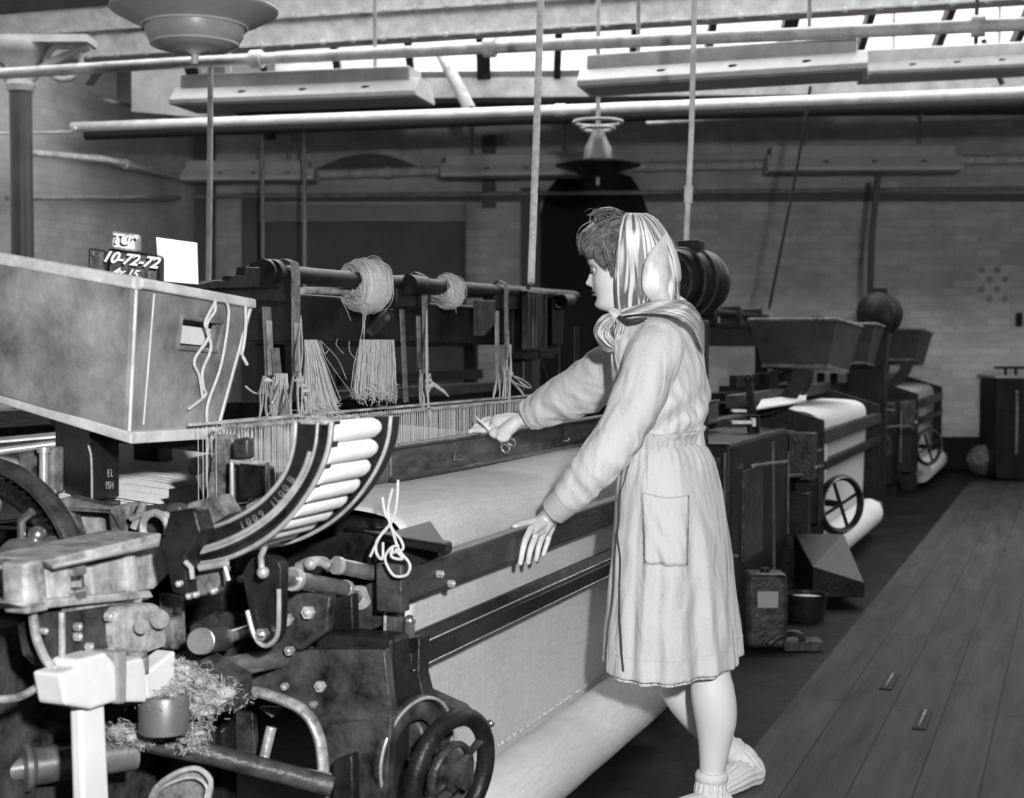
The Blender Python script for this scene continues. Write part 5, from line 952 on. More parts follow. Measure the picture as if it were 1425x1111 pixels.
# head in its own frame: f forward, s to her left (towards the camera), h up
hc = D(864, 368, 3.86); hf = Vec((-.975, .222, 0)).normalized(); hs = Vec((-hf.y, hf.x, 0)) * 1.0
if hs.y > 0: hs = -hs
tilt = radians(8); hF = hf * cos(tilt) - UP * sin(tilt); hU = UP * cos(tilt) + hf * sin(tilt)
def HP(f, s, h): return hc + hF * f + hs * s + hU * (h - .118)
prof = [(-.012, .030, .030, .040), (.000, .060, .034, .050), (.010, .076, .04, .055), (.022, .0815, .052, .060), (.034, .078, .062, .064), (.046, .077, .07, .066), (.060, .0785, .078, .068), (.075, .080, .084, .070), (.095, .078, .09, .073), (.112, .0765, .094, .0745), (.128, .082, .096, .0755), (.15, .0865, .098, .0765), (.17, .084, .098, .076), (.19, .074, .093, .07), (.21, .054, .078, .057), (.225, .03, .05, .036), (.232, .004, .01, .004)]
pr_s = [tuple(p) for p in spline(prof, 5)]
def g(x, m, s): return exp(-((x - m) / s) ** 2)
def head_pt(i, a):
    h, ff, bb, ww = pr_s[i]; ca, sa = cos(a), sin(a)
    k = 2.35 if ca > 0 else 2.1; d_ = (abs(ca) ** k + abs(sa) ** k) ** (-1 / k); f = d_ * ca * (ff if ca > 0 else bb); s = d_ * sa * ww
    if ca > 0:
        # nose, lips, chin, sockets, cheeks
        if h > .06: nose = .0175 * g(h, .079, .010) + .0125 * g(h, .092, .013) + .007 * g(h, .107, .013) + .002 * g(h, .12, .01)
        else: nose = .0175 * g(h, .079, .006)
        wdt = .0105 - .004 * max(0, min(1, (h - .08) / .04)); f += nose * exp(-(abs(s) / wdt) ** 2.4) + .007 * g(h, .073, .007) * (g(s, .013, .006) + g(s, -.013, .006))
        f += (.0075 * g(h, .0595, .0042) + .0068 * g(h, .048, .0045) - .0035 * g(h, .0538, .0018)) * g(s, 0, .018)
        f += .004 * g(h, .02, .011) * g(s, 0, .018) - .004 * g(h, .037, .006) * g(s, 0, .02) - .0015 * g(h, .067, .004) * g(s, 0, .004)
        f -= .011 * g(h, .112, .011) * (g(s, .031, .015) + g(s, -.031, .015)); f += .004 * g(h, .131, .007) * (g(s, .028, .022) + g(s, -.028, .022))
        s += .003 * g(h, .085, .02) * (1 if s > 0 else -1) * min(1, abs(s) / .05)
    return HP(f, s, h)
n_a = 96; o_ = len(body.v)
for i in range(len(pr_s)):
    for k in range(n_a):
        a = 2 * pi * k / n_a; a = a - .38 * sin(a) * .9; body.v.append(head_pt(i, a))
for i in range(len(pr_s) - 1):
    for k in range(n_a): body.f.append((o_ + i * n_a + k, o_ + i * n_a + (k + 1) % n_a, o_ + (i + 1) * n_a + (k + 1) % n_a, o_ + (i + 1) * n_a + k))
body.f.append(tuple(o_ + k for k in range(n_a - 1, -1, -1))); body.f.append(tuple(o_ + (len(pr_s) - 1) * n_a + k for k in range(n_a)))
# eyelids and ear
for s_ in (1, -1):
    body.ball(HP(.0630, .031 * s_, .1115), .0115, 10); body.tube(spline([tuple(HP(-.004, .074 * s_, .118)), tuple(HP(-.018, .08 * s_, .122)), tuple(HP(-.02, .08 * s_, .10)), tuple(HP(-.008, .076 * s_, .085))], 4), .006, 8)
nk = D(885, 432, 3.88); limb(body, [(HP(-.03, 0, .03), .052), (nk, .05), (D(892, 470, 3.9), .058)])
sL = D(918, 484, 3.71); sR = D(886, 490, 4.06)
limb(body, [(D(905, 480, 3.88), .09), (D(925, 520, 3.86), .10), (D(935, 570, 3.86), .085), (D(938, 610, 3.86), .082), (D(940, 660, 3.86), .095)], 18)
limb(body, [(sL, .045), (D(900, 480, 3.88), .07), (sR, .045)])
limb(body, [(D(935, 665, 3.82), .075), (D(935, 660, 3.92), .075)])
# legs: near leg upright, far leg stepping back behind it
limb(body, [(D(940, 680, 3.84), .07), (D(955, 780, 3.81), .07), (D(978, 880, 3.80), .058), (D(988, 935, 3.80), .053), (D(992, 965, 3.80), .0585), (D(996, 1000, 3.80), .056), (D(994, 1040, 3.80), .042), (D(991, 1075, 3.80), .034), (D(989, 1105, 3.80), .033)], 44)
limb(body, [(D(938, 680, 3.9), .07), (D(930, 780, 3.96), .074), (D(925, 890, 3.98), .056), (D(936, 935, 3.99), .053), (D(950, 968, 4.0), .053), (D(976, 1004, 4.02), .046), (D(1008, 1036, 4.04), .036), (D(1030, 1056, 4.05), .032)], 44)
def foot(an, hl, toe, h_):
    limb(body, [(an, .034), (an.lerp(hl, .5), .035), (hl, .032)], 12, 3); limb(body, [(hl, .031), (hl.lerp(toe, .45) + UP * h_, .034), (hl.lerp(toe, .8) + UP * h_ * .2, .030), (toe, .022)], 14, 4)
fa = D(989, 1105, 3.80); hlN = Vec((fa.x + .03, fa.y, .035)); toeN = Vec((fa.x - .15, fa.y - .09, .02)); foot(fa, hlN, toeN, .004)
fb = D(1030, 1056, 4.05); hlF = D(1042, 1079, 4.05); toeF = Vec((hlF.x - .12, hlF.y - .15, .025)); foot(fb, hlF, toeF, .008)
# arms
armL = [(sL, .052), (D(888, 560, 3.67), .043), (D(858, 612, 3.64), .038), (D(812, 668, 3.64), .033), (D(776, 706, 3.68), .025), (D(768, 714, 3.70), .0235)]
limb(body, armL)
armR = [(sR, .05), (D(835, 522, 4.10), .042), (D(795, 548, 4.15), .037), (D(752, 572, 4.20), .030), (D(728, 583, 4.235), .0235), (D(718, 586, 4.25), .0235)]
limb(body, armR)
def finger(pts, r0, r1): limb(body, [(p, r0 + (r1 - r0) * i / (len(pts) - 1)) for i, p in enumerate(pts)], 10, 4)
# near (left) hand: palm over the rail, four fingers down its face, thumb over the top
def rl(px, py, v): return V(px, py, v)
limb(body, [(D(768, 713, 3.70), .023), (V(761, 724, -.035), .024), (V(754, 735, -.03), .022)], 14)
limb(body, [(D(766, 714, 3.72), .021), (V(757, 724, -.005), .021), (V(748, 730, -.012), .018)], 14)
limb(body, [(D(768, 716, 3.70), .018), (V(765, 729, -.035), .019), (V(762, 740, -.033), .016)], 14)
for x_, y_ in ((742, 738), (750, 741), (758, 742)): limb(body, [(V(762, 722, -.03), .019), (V((762 + x_) / 2, (722 + y_) / 2, -.033), .0165), (V(x_, y_, -.033), .0115)], 12)
for (a, b, c, d_, r) in (((739, 736), (731, 752), (727, 768), (724, 784), .0096), ((748, 740), (741, 757), (737, 770), (735, 783), .0098), ((757, 742), (751, 757), (748, 769), (746, 779), .0094), ((765, 741), (762, 754), (759, 763), (756, 772), .0086)):
    k_ = (765 - a[0]) / 26.; dd = 3.630 + .022 * k_; finger([V(*a, -.031), V(*b, -.036), V(*c, -.034), V(*d_, -.029)], r, r * .74)
finger([V(752, 724, -.01), V(740, 728, .0), V(728, 730, .008), V(717, 734, .012)], .0125, .0095)
# far (right) hand holding the scissors over the sley cap
limb(body, [(D(720, 586, 4.245), .0235), (D(708, 586, 4.25), .025), (D(693, 588, 4.255), .024)], 14)
limb(body, [(D(718, 588, 4.22), .02), (D(706, 598, 4.22), .022), (D(697, 603, 4.225), .019)], 14)
finger([D(692, 584, 4.265), D(680, 589, 4.27), D(668, 595, 4.265), D(654, 601, 4.25)], .0115, .0078)
finger([D(694, 590, 4.25), D(682, 597, 4.25), D(671, 599, 4.25), D(661, 599, 4.255)], .0120, .0085)
finger([D(694, 598, 4.235), D(684, 602, 4.22), D(690, 607, 4.215), D(699, 606, 4.22)], .0105, .0085)
finger([D(702, 603, 4.215), D(694, 608, 4.205), D(700, 612, 4.205), D(708, 609, 4.21)], .0095, .008)
finger([D(690, 586, 4.27), D(678, 584, 4.285), D(668, 589, 4.29), D(660, 596, 4.285)], .0105, .008)
bo_ = obj('body', body, 'skin', wr, smooth=180)
rm = bo_.modifiers.new('remesh', 'REMESH'); rm.mode = 'VOXEL'; rm.voxel_size = .0029; rm.use_smooth_shade = True
sm = bo_.modifiers.new('smooth', 'SMOOTH'); sm.factor = .5; sm.iterations = 3
# face details
mb = MB()
mb.tube(spline([tuple(HP(.0745, .019, .058)), tuple(HP(.0835, .008, .0592)), tuple(HP(.0865, 0, .0588)), tuple(HP(.0835, -.008, .0592)), tuple(HP(.0745, -.019, .058))], 4), [.0012] * 4 + [.0026] * 4 + [.0026] * 5 + [.0026] * 0 + [.0012] * 4, 8)
mb.tube(spline([tuple(HP(.074, .018, .0525)), tuple(HP(.0825, .008, .0485)), tuple(HP(.0855, 0, .0482)), tuple(HP(.0825, -.008, .0485)), tuple(HP(.074, -.018, .0525))], 4), [.0012] * 4 + [.003] * 9 + [.0012] * 4, 8)
obj('lips', mb, 'lips', wr)
mb = MB()
for s_ in (1, -1):
    mb.tube(spline([tuple(HP(.085, .018 * s_, .132)), tuple(HP(.0835, .030 * s_, .137)), tuple(HP(.073, .046 * s_, .134))], 5), [.0011] * 5 + [.002] * 3 + [.0008] * 3, 6)
obj('eyebrow', mb, 'hair', wr)
mb = MB()
for s_ in (1, -1):
    mb.tube(spline([tuple(HP(.073, .020 * s_, .1085)), tuple(HP(.0755, .030 * s_, .1080)), tuple(HP(.0690, .044 * s_, .1065))], 5), .0015, 6)
    for k in range(12): p = HP(.0755 - .006 * abs(k - 5) / 6., (.022 + .0018 * k) * s_, .1080); mb.tube([p, p + hF * .006 - hU * .0015, p + hF * .0085 + hU * .001], [.0006, .0005, .0002], 4)
obj('eyelashes', mb, 'lash', wr)
for s_ in (1, -1):
    mb = MB(); mb.ball(HP(.0635, .031 * s_, .1085), .0105, 10); obj('eye', mb, 'eye', wr)
mb = MB(); mb.ball(HP(.0738, .031, .1062), .0026, 6); mb.ball(HP(.0738, -.031, .1062), .0026, 6); obj('iris', mb, 'lash', wr)
# hair: rolled front, curls to the temple; many strands
rr = random.Random(9); hr = MB()
def hp_px(x, y, off): # point at screen place x,y on her near side, off metres towards the camera from the head's middle
    return D(x, y, 3.86 - off)
hr.grid(14, 20, lambda i, j: HP(.088 * cos((i - .15) * 1.9) * (1 + .0) + .002, .0785 * sin((j - .5) * pi) * (1 if True else 1), .150 + .088 * sin(min(1.25, (i) * 1.75 * .78)) * cos((j - .5) * pi * .86)) - hF * .02 * abs(j - .5), uv=False)
rolls = [([(866, 300), (848, 294), (832, 300), (828, 314), (836, 326)], 26, .022), ([(868, 306), (846, 305), (828, 314), (814, 322), (808, 335), (811, 348)], 40, .034), ([(868, 314), (846, 316), (830, 324), (818, 334), (815, 346), (820, 354)], 44, .052), ([(866, 326), (850, 326), (836, 336), (834, 350), (842, 362), (854, 376)], 54, .074), ([(864, 340), (852, 342), (846, 352), (852, 366), (858, 384)], 40, .080), ([(864, 310), (850, 314), (842, 326), (846, 340), (858, 344)], 34, .07), ([(860, 318), (848, 322), (846, 332), (854, 338), (862, 332)], 20, .080)]
for pts, n_, off in rolls:
    for k in range(n_):
        dx, dy = rr.gauss(0, 2.8), rr.gauss(0, 2.8); side = rr.uniform(-.9, 1) if off < .06 else 1
        P_ = [tuple(hp_px(x + dx * (1 + .2 * i) * .8, y + dy, (off + rr.gauss(0, .004)) * side - .004 * abs(i - 2))) for i, (x, y) in enumerate(pts)]
        S_ = spline(P_, 5); hr.tube(S_, [.0021 * (1 - .75 * i / len(S_)) + .0004 for i in range(len(S_))], 5)
hr.ball(HP(.03, .0, .18), .072, 12, (1, 1, .92)); hr.ball(HP(.045, .03, .172), .05, 10, (1, 1, .9)); hr.ball(HP(.045, -.03, .172), .05, 10, (1, 1, .9))
hr.ball(hp_px(852, 345, .058), .026, 10, (.6, .9, 1.4)); hr.ball(hp_px(838, 326, .04), .03, 10, (1, .9, .8))
for k in range(30):
    x, y = rr.uniform(822, 866), rr.uniform(300, 306); hr.tube(spline([tuple(hp_px(x + 10, y, .03)), tuple(hp_px(x, y - rr.uniform(4, 12), .03)), tuple(hp_px(x - rr.uniform(4, 12), y - rr.uniform(0, 8), .03))], 4), .0006, 4)
obj('hair', hr, 'hair', wr, smooth=180)
# ---------------- headscarf
def scarf_mat():
    m = bpy.data.materials.new('striped satin scarf'); m.use_nodes = True; nt = m.node_tree; N = nt.nodes; K = nt.links; b = N['Principled BSDF']; b.inputs['Roughness'].default_value = .5
    tc = N.new('ShaderNodeTexCoord'); mp = N.new('ShaderNodeMapping'); mp.inputs['Scale'].default_value = (.9, 24, 1); K.new(tc.outputs['UV'], mp.inputs[0])
    n = N.new('ShaderNodeTexNoise'); n.inputs['Scale'].default_value = 1.0; n.inputs['Detail'].default_value = 2.5; n.inputs['Distortion'].default_value = .45; K.new(mp.outputs[0], n.inputs['Vector'])
    r = N.new('ShaderNodeValToRGB'); r.color_ramp.interpolation = 'LINEAR'; e = r.color_ramp.elements
    e[0].position = .0; e[0].color = (.45, .45, .45, 1); e[1].position = 1; e[1].color = (.55, .55, .55, 1)
    for p_, c_ in ((.34, .5), (.38, .10), (.45, .08), (.48, .55), (.54, .62), (.57, .10), (.62, .14), (.66, .5)): q = e.new(p_); q.color = (c_, c_, c_, 1)
    K.new(n.outputs['Fac'], r.inputs[0]); K.new(r.outputs[0], b.inputs['Base Color']); return m
M['scarf'] = scarf_mat(); M['satin'] = mat('plain satin', .42, .42, 0, .12, 14, var2=.72)
stab = [(297, 872, 896, .03), (301, 867, 905, .055), (308, 864, 914, .072), (320, 861, 923, .082), (340, 857.5, 935, .088), (360, 856, 942, .092), (380, 855, 945, .093), (400, 855, 946, .09), (412, 855.5, 944, .084), (424, 856.5, 943, .074), (436, 858, 946, .066)]
def scarf_pt(i, j, off=0):
    y = 297 + 139 * i; xl, xr, w_ = interp(stab, y); a = pi * j; e = .62
    ca = cos(a); sx = abs(sin(a)) ** e; sd_ = (1 if ca > 0 else -1) * abs(ca) ** .72; x = xl + (xr - xl) * sx; fold = .0035 * sin(j * 40 + 3 * i) * (.3 + i) + .004 * sin(j * 17 - 5 * i) + .003 * noise.noise(Vec((j * 14, i * 3, 2)))
    sh = (xr - xl) * .10 * (1 - abs(sd_)) ; p = D(x, y, 3.86 - (w_ + fold + off) * sd_ * 1.0); return p + Vec((fold * sx * 1.3, 0, 0))
mb = MB(); mb.grid(56, 110, lambda i, j: scarf_pt(i, j)); sc_o = obj('headscarf', mb, 'scarf', wr, smooth=180, solid=.003)
mb = MB(); mb.tube([scarf_pt(k / 30., .003, .002) for k in range(31)], .003, 8); obj('scarf_hem', mb, 'satin', sc_o)
# loose plain fold at the back of the head
Lb = [tuple(p) for p in spline([(924, 327), (908, 345), (897, 365), (893, 388), (896, 408), (912, 424)], 6)]; Rb = [tuple(p) for p in spline([(925, 326), (938, 344), (946, 366), (948, 388), (942, 406), (956, 419)], 6)]
def flap(i, j):
    k = i * (len(Lb) - 1); a = int(min(k, len(Lb) - 2)); f = k - a; l = [Lb[a][q] + (Lb[a + 1][q] - Lb[a][q]) * f for q in (0, 1)]; r = [Rb[a][q] + (Rb[a + 1][q] - Rb[a][q]) * f for q in (0, 1)]
    x = l[0] + (r[0] - l[0]) * j; y = l[1] + (r[1] - l[1]) * j; xl, xr, w_ = interp(stab, min(y, 436)); fr_ = min(1, max(0, (x - xl) / (xr - xl))); base = w_ * (1 - fr_ ** 3.2) ** .6 if fr_ < 1 else 0
    b_ = sin(pi * min(1, j * 1.0)) ** .6 * sin(pi * min(1, i * .92 + .04)) ** .5; crease = -.045 * g(j, .70 + .1 * i, .055) * g(i, .5, .28) + .012 * g(j, .9, .06) * g(i, .5, .3)
    return D(x, y, 3.86 - (max(base, .012) + .004 + .030 * b_ + crease + .003 * sin(j * 9 + i * 4)))
mb = MB(); mb.grid(30, 30, flap); obj('scarf_fold', mb, 'satin', sc_o, smooth=180, solid=.002)
# drape over the shoulder to the back point
def drape(i, j):
    T = spline([(860, 432), (890, 424), (925, 418), (957, 420), (972, 436), (980, 452)], 5); Bt = spline([(862, 440), (892, 437), (925, 438), (950, 447), (966, 462), (980, 492)], 5); k = i * (len(T) - 1); a = int(min(k, len(T) - 2)); f = k - a
    t_ = [T[a][q] + (T[a + 1][q] - T[a][q]) * f for q in (0, 1)]; b_ = [Bt[a][q] + (Bt[a + 1][q] - Bt[a][q]) * f for q in (0, 1)]; x = t_[0] + (b_[0] - t_[0]) * j; y = t_[1] + (b_[1] - t_[1]) * j
    dn_ = interp([(0, .065), (.3, .11), (.6, .145), (.85, .10), (1, .03)], i)[0]; return D(x, y, 3.86 - dn_ - .035 * j * (1 - .6 * i) - .006 * sin(i * 22 + j * 7))
mb = MB(); mb.grid(40, 14, drape); obj('scarf_drape', mb, 'scarf', sc_o, smooth=180, solid=.003)
# knot and its two lobes
def blob(name, pts, rad, m, fl=.7):
    mb = MB(); s_ = spline([tuple(D(x, y, d_)) + (r,) for (x, y, d_), r in zip(pts, rad)], 6); mb.tube([Vec(q[:3]) for q in s_], [q[3] for q in s_], 24, disp=lambda s, a: 1 + .09 * sin(4 * a + 9 * s) + .05 * sin(9 * a + 5 * s), flat=fl); mb.uv = {k: [(.03 * (k // 24), (k % 24) / 30.), (.03 * (k // 24), (k % 24 + 1) / 30.), (.03 * (k // 24 + 1), (k % 24 + 1) / 30.), (.03 * (k // 24 + 1), (k % 24) / 30.)] for k in range(len(mb.f)) if len(mb.f[k]) == 4}
    return obj(name, mb, m, sc_o, smooth=180)
blob('scarf_knot', [(851, 432, 3.76), (857, 438, 3.75), (862, 445, 3.76)], [.012, .02, .012], 'satin')
blob('scarf_end_and_gap', [(856, 440, 3.75), (846, 446, 3.75), (839, 458, 3.76), (841, 470, 3.76), (850, 482, 3.75), (857, 485, 3.75)], [.008, .02, .026, .025, .02, .006], 'scarf', .9)
blob('scarf_end_and_gap', [(858, 442, 3.745), (864, 452, 3.735), (862, 466, 3.735), (856, 476, 3.74)], [.008, .014, .015, .006], 'scarf', .8)
blob('scarf_end_and_gap', [(862, 442, 3.74), (872, 448, 3.72), (884, 447, 3.70), (900, 443, 3.7)], [.01, .013, .011, .005], 'lash', .6)  # black sliver coloured in for the shaded gap beside the knot
# ---------------- work coat
ctab = [(434, 866, 930, .07, 3.88), (442, 860, 948, .105, 3.88), (450, 856, 960, .145, 3.88), (462, 852, 971, .175, 3.88), (480, 849, 978, .192, 3.88), (505, 850, 982, .195, 3.88), (535, 854, 985, .185, 3.87), (560, 862, 986, .17, 3.86), (580, 868, 984, .155, 3.86), (594, 873, 977, .142, 3.86), (602, 874, 974, .138, 3.86), (614, 873, 975, .142, 3.86), (622, 868, 985, .155, 3.86), (640, 862, 995, .175, 3.86), (665, 858, 1002, .19, 3.86), (700, 855, 1009, .20, 3.86), (750, 851, 1016, .21, 3.86), (800, 847, 1021, .22, 3.86), (850, 841, 1026, .232, 3.87), (900, 836, 1031, .24, 3.88), (945, 835, 1034, .245, 3.88)]
ct_s = [list(p) for p in spline(ctab, 4)]
def coat_pt(y, a, off=0):
    xl, xr, b_, dc = interp(ct_s, y); d_ = dc; xw = (xr - xl) / 2 * d_ / F
    aa = max(.03, sqrt(max(1e-5, xw ** 2 - (b_ * .34) ** 2)) / .94); cx_ = D((xl + xr) / 2, y, d_)
    t = max(0, (y - 620) / 325.); amp = .020 * t ** 1.1
    fold = amp * (.5 * sin(7 * a + .6) + .42 * sin(12 * a + 1.9 + .8 * t) + .25 * sin(19 * a + 4))
    if 600 < y < 700: fold += .0035 * sin(38 * a + noise.noise(Vec((a * 3, 1, 0))) * 3) * g(y, 628, 26)      # gathers under the belt
    if y < 600: fold += (.012 * noise.noise(Vec((cos(a) * 3 + y * .012, sin(a) * 3, y * .02))) + .009 * abs(noise.noise(Vec((cos(a) * 5, sin(a) * 5 + y * .03, y * .012)))) + .008 * sin(y * .13 + 5 * a) * g(y, 570, 30) + .005 * sin(26 * a) * g(y, 585, 16)) * min(1, (y - 434) / 40.)
    fold += .005 * noise.noise(Vec((a * 5, y * .02, 3))) + .003 * noise.noise(Vec((a * 14, y * .012, 7)))
    # front opening: a narrow groove where one front laps the other
    ag = .70 - .12 * t
    if y > 640: fold += -.016 * g(a, .25, .12) * t + .01 * g(a, .0, .1) * t
    ex = 1; ca, sa = cos(a), sin(a); rB = aa + fold + off; rA = b_ + fold + off
    hem = (.0 if y < 930 else (y - 930) / 15.); zz = max(0, (y - 835) / 85.) * (.03 * max(0, cos(a)) ** 2 + .012 * cos(a + 2.2))
    return cx_ + B * (rB * ca) - A * (rA * sa) + UP * zz
cm = MB(); Y0, Y1 = 434, 921; cm.grid(150, 240, lambda i, j: coat_pt(Y0 + (Y1 - Y0) * i, 2 * pi * j), wrap=True)
cm.f.append(tuple(range(240))); cm.f.append(tuple(150 * 240 + k for k in range(239, -1, -1)))
# sleeves
def sleeve(name, pts, n, wr_):
    s_ = spline([tuple(p) + (r,) for p, r in pts], 16); P_ = [Vec(q[:3]) for q in s_]; Rr = [q[3] for q in s_]; 
    cm.tube(P_, Rr, 48, disp=lambda s, a: 1 + wr_(s, a))
def wl(s, a):
    return .045 * (1 - 2 * abs(noise.noise(Vec((s * 16 + 1.2 * a, cos(a) * 1.1, sin(a) * 1.1))))) * (.3 + s) - .02 + .055 * noise.noise(Vec((s * 9, cos(a) * 1.3, sin(a) * 1.3))) + .07 * g(s, .55, .16) * sin(s * 62 + 1.6 * sin(a + .5) + .8) * (.5 + .5 * cos(a - 2.2)) + .05 * g(s, .8, .1) * sin(s * 80 + 2 * a) + .03 * sin(s * 24 + 2 * a)
sleeve('sleeve', [(D(922, 470, 3.74), .066), (D(908, 500, 3.70), .073), (D(893, 540, 3.68), .071), (D(876, 580, 3.66), .064), (D(853, 618, 3.64), .062), (D(828, 650, 3.64), .057), (D(804, 678, 3.655), .049), (D(788, 697, 3.67), .040)], 48, wl)
def wr2(s, a):
    return .06 * (1 - 2 * abs(noise.noise(Vec((s * 13 - 1.0 * a, cos(a) * 1.1, sin(a) * 1.1 + 3))))) - .02 + .05 * noise.noise(Vec((s * 9, cos(a) * 1.3 + 5, sin(a) * 1.3))) + .07 * g(s, .5, .22) * sin(s * 44 + 1.8 * sin(a) + 1) * (.5 + .5 * cos(a - 1.0)) + .06 * g(s, .85, .1) * sin(s * 70 + a)
sleeve('sleeve', [(D(884, 495, 4.02), .072), (D(862, 510, 4.06), .076), (D(835, 526, 4.10), .077), (D(808, 543, 4.13), .074), (D(782, 556, 4.16), .066), (D(758, 568, 4.19), .056), (D(738, 577, 4.22), .046), (D(732, 580, 4.225), .044)], 48, wr2)
coat = obj('work_coat', cm, 'coat', wr, smooth=180)
q_ = coat.modifiers.new('remesh', 'REMESH'); q_.mode = 'VOXEL'; q_.voxel_size = .0045; q_.use_smooth_shade = True
q_ = coat.modifiers.new('smooth', 'SMOOTH'); q_.factor = .5; q_.iterations = 6
mb = MB(); mb.grid(10, 240, lambda i, j: coat_pt(910 + 15 * i, 2 * pi * j, -.014 - .012 * sin(2 * pi * j * 16) * i * .3), wrap=True); obj('petticoat', mb, 'dress', wr, smooth=180)
# seam line, hem stitching, belt

mb = MB(); mb.tube([coat_pt(892, 2 * pi * k / 160, .0006) for k in range(160)], .0010, 5, closed=True); obj('hem_stitching', mb, 'coat', coat)
mb = MB(); mb.grid(8, 160, lambda i, j: coat_pt(594 + 22 * i, 2 * pi * j, .006 + .002 * sin(pi * i)) + UP * (-.012 * sin(2 * pi * j - .4)), wrap=True); M['coat_belt'] = mat('coat belt', .42, .8, 0, .06, 6, .3, 330, (1, 1, .4), sheen=.1, spec=.2); obj('belt', mb, 'coat_belt', coat, smooth=180, solid=.004)
mb = MB()
for yy in (595.5, 614.5): mb.tube([coat_pt(yy, 2 * pi * k / 160, .0095) + UP * (-.012 * sin(2 * pi * k / 160 - .4)) for k in range(160)], .0011, 5, closed=True)
obj('belt_stitching', mb, 'coat', coat)
FE = [tuple(p) for p in spline([(878, 640), (862, 690), (863, 760), (862, 820), (864, 880), (868, 910)], 6)]
# pocket patch on the near side
def find_a(x, y):
    best = None
    for k in range(200):
        a = .25 + (2.9 - .25) * k / 199; p = coat_pt(y, a); r = p - CAM; r2 = Vec((r.x, r.y * cos(PITCH) - r.z * sin(PITCH), r.y * sin(PITCH) + r.z * cos(PITCH))); sx = 712.5 + F * r2.x / r2.y
        if best is None or abs(sx - x) < best[0]: best = (abs(sx - x), a)
    return best[1]
FA = [find_a(x, y) for x, y in FE]; FA = [sum(FA[max(0, i - 2):i + 3]) / len(FA[max(0, i - 2):i + 3]) for i in range(len(FA))]
mb = MB(); mb.tube([coat_pt(y, aa_) for (x, y), aa_ in zip(FE, FA)], [.0012 + .0022 * min(1, i / 12.) for i in range(len(FE))], 6); obj('front_shadow_line', mb, 'coat_shadow', coat)  # thin dark tube paints the shadow line of the front opening
pq = [(895, 676), (958, 680), (956, 771), (897, 768)]
def pocket(i, j):
    xt = pq[0][0] + (pq[1][0] - pq[0][0]) * j; yt = pq[0][1] + (pq[1][1] - pq[0][1]) * j + 4 * sin(pi * j); xb = pq[3][0] + (pq[2][0] - pq[3][0]) * j; yb = pq[3][1] + (pq[2][1] - pq[3][1]) * j; x = xt + (xb - xt) * i; y = yt + (yb - yt) * i
    return coat_pt(y, find_a(x, y), .004 + .008 * (1 - i) * sin(pi * j) + .0035 * sin(6.28 * (2.6 * j - 2.2 * i)) * sin(pi * j) * (.3 + i))
mb = MB(); mb.grid(18, 16, pocket); pk_ = obj('pocket', mb, 'coat', coat, smooth=180, solid=.0025)
mb = MB(); mb.tube([pocket(0, k / 20.) for k in range(21)], .0022, 6); mb.tube([pocket(k / 20., 0) for k in range(21)], .0012, 6); mb.tube([pocket(1, k / 20.) - UP * .002 for k in range(21)], .0015, 6); obj('pocket_edge', mb, 'coat_belt', coat)
# cuff of the near sleeve
a_ = D(791, 694, 3.668); b_ = D(771, 712, 3.69); mb = MB(); mb.tube([a_, a_.lerp(b_, .5), b_], [.0415, .040, .037], 40, cap=False, disp=lambda s, t: 1 + .015 * sin(3 * t)); mb.tube([b_, b_.lerp(a_, .4)], [.037, .030], 40, cap=False); obj('cuff', mb, 'coat_belt', coat, smooth=180)
mb = MB(); q_ = (b_ - a_).normalized(); mb.ring(a_, q_, .0425, .0014, 40, 6); obj('cuff_seam', mb, 'coat_belt', coat)
# yoke seams and breast pocket hint
mb = MB(); mb.tube(spline([tuple(coat_pt(450, 1.75, .002)), tuple(coat_pt(480, 1.8, .002)), tuple(coat_pt(520, 1.75, .002)), tuple(coat_pt(560, 1.7, .002))], 5), .001, 5)
mb.tube([coat_pt(y, find_a(901, y), .001) for y in range(628, 678, 5)], .0012, 5); obj('side_seam', mb, 'coat_belt', coat)
# collar piece
mb = MB(); mb.tube(spline([tuple(D(860, 446, 3.76)), tuple(D(858, 470, 3.77)), tuple(D(856, 500, 3.79)), tuple(D(862, 540, 3.80))], 6), [.004] * 19, 8, flat=3); obj('coat_front_band', mb, 'coat', coat, smooth=180)
# socks: ribbed, slouching
def sock(pts, ph):
    s_ = spline([tuple(p) + (r,) for p, r in pts], 8); mb = MB(); mb.tube([Vec(q[:3]) for q in s_], [q[3] for q in s_], 96, disp=lambda s, a: 1 + .045 * (1 if sin(16 * a) > 0 else -1) * (s > .13) + .03 * sin(s * 26 + ph)); return mb
M['sock'] = mat('pale sock', .6, .9, 0, .08, 30, .3, 200)
sA = sock([(D(990.5, 1076, 3.80), .040), (D(990, 1084, 3.80), .042), (D(989, 1092, 3.80), .040), (D(988, 1108, 3.80), .042), (Vec((fa.x, fa.y, .055)), .042), (hlN + Vec((-.03, 0, .0)), .036), (hlN.lerp(toeN, .5) + UP * .004, .032), (hlN.lerp(toeN, .85) + UP * .004, .026), (toeN, .016)], 0); obj('sock', sA, 'sock', wr, smooth=60)
mb = MB(); mb.ring(D(990.3, 1081, 3.80), Vec((.02, 0, 1)), .036, .009, 40, 10, 1.6); obj('sock_cuff', mb, 'sock', wr)
sB = sock([(D(1017, 1042, 4.045), .038), (D(1026, 1052, 4.05), .042), (D(1036, 1066, 4.05), .047), (hlF + UP * .006, .044), (hlF.lerp(toeF, .3) + UP * .012, .043), (hlF.lerp(toeF, .7) + UP * .008, .037), (toeF, .02)], 2); obj('sock', sB, 'sock', wr, smooth=60)
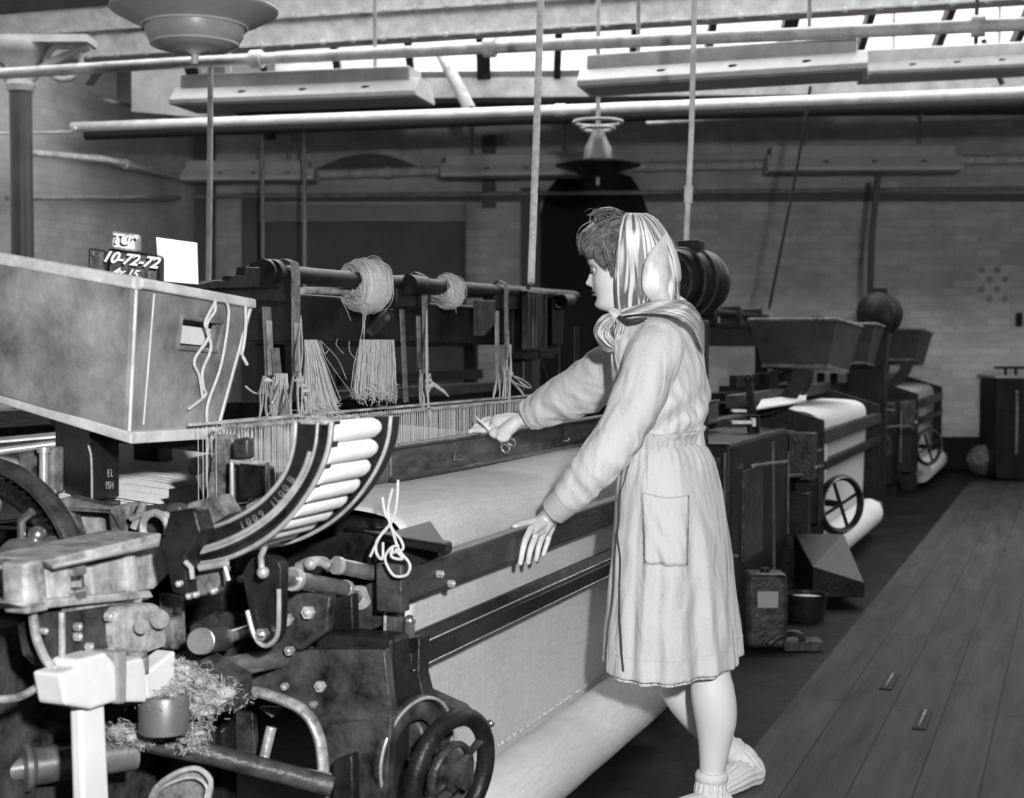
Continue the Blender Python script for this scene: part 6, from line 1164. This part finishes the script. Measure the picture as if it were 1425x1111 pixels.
# ---------------- scissors in the far hand
sx = thing('scissors', D(690, 605, 4.24), 'slim steel scissors held in the far hand over the loom', 'scissors')
tp = D(659, 578, 4.235); pv = D(683, 601, 4.225); h1 = D(704, 617, 4.21); d_ = (pv - tp).normalized(); w_ = d_.cross(Vec((0, 1, 0))).normalized()
for k, s_ in enumerate((1, -1)):
    mb = MB(); mb.hexa([tp, tp + w_ * .0015, pv + w_ * .0065 * s_ + Vec((0, .0025 * s_, 0)), pv - w_ * .0005 + Vec((0, .0025 * s_, 0)), tp + Vec((0, .002, 0)), tp + w_ * .0015 + Vec((0, .002, 0)), pv + w_ * .0065 * s_ + Vec((0, .0025 * s_ + .002, 0)), pv - w_ * .0005 + Vec((0, .0025 * s_ + .002, 0))])
    e_ = D(702 + (4 if s_ > 0 else -2), 616 - (3 if s_ > 0 else -3), 4.21); mb.tube([pv, pv.lerp(e_, .5) + w_ * .002 * s_, e_], [.0042, .003, .0028], 8); mb.ring(e_ + d_ * .012 + w_ * .004 * s_, (Vec((0, 1, 0)) + w_ * .9 * s_).normalized(), .0135, .0028, 28, 8); obj('blade', mb, 'steel', sx)
mb = MB(); mb.cyl(pv - Vec((0, .006, 0)), pv + Vec((0, .006, 0)), .004, 12); obj('pivot_screw', mb, 'edge', sx)
# ================================================================== LIGHT AND CAMERA
w = bpy.data.worlds.new('World'); S.world = w; w.use_nodes = True; w.node_tree.nodes['Background'].inputs[0].default_value = (1, 1, 1, 1); w.node_tree.nodes['Background'].inputs[1].default_value = 7.2
def area(name, loc, tgt, size, e, sy=None):
    l = bpy.data.lights.new(name, 'AREA'); l.energy = e; l.size = size
    if sy: l.shape = 'RECTANGLE'; l.size_y = sy
    o = bpy.data.objects.new(name, l); C.objects.link(o); o.location = loc; o.rotation_euler = (Vec(tgt) - Vec(loc)).to_track_quat('-Z', 'Y').to_euler(); return o
area('flash_bulb', (.42, -.1, 1.72), (.35, 4, 1.0), .14, 215)
cam = bpy.data.cameras.new('Camera'); co_ = bpy.data.objects.new('Camera', cam); C.objects.link(co_)
cam.sensor_width = 36; cam.lens = 36 * F / 1425; co_.location = CAM; co_.rotation_euler = (pi / 2 - PITCH, 0, 0); cam.clip_start = .05
cam.dof.use_dof = True; cam.dof.focus_distance = 3.8; cam.dof.aperture_fstop = 4.6
S.camera = co_
S.view_settings.view_transform = 'Standard'; S.view_settings.look = 'None'; S.view_settings.exposure = 0; S.view_settings.gamma = 1; S.view_settings.use_curve_mapping = False
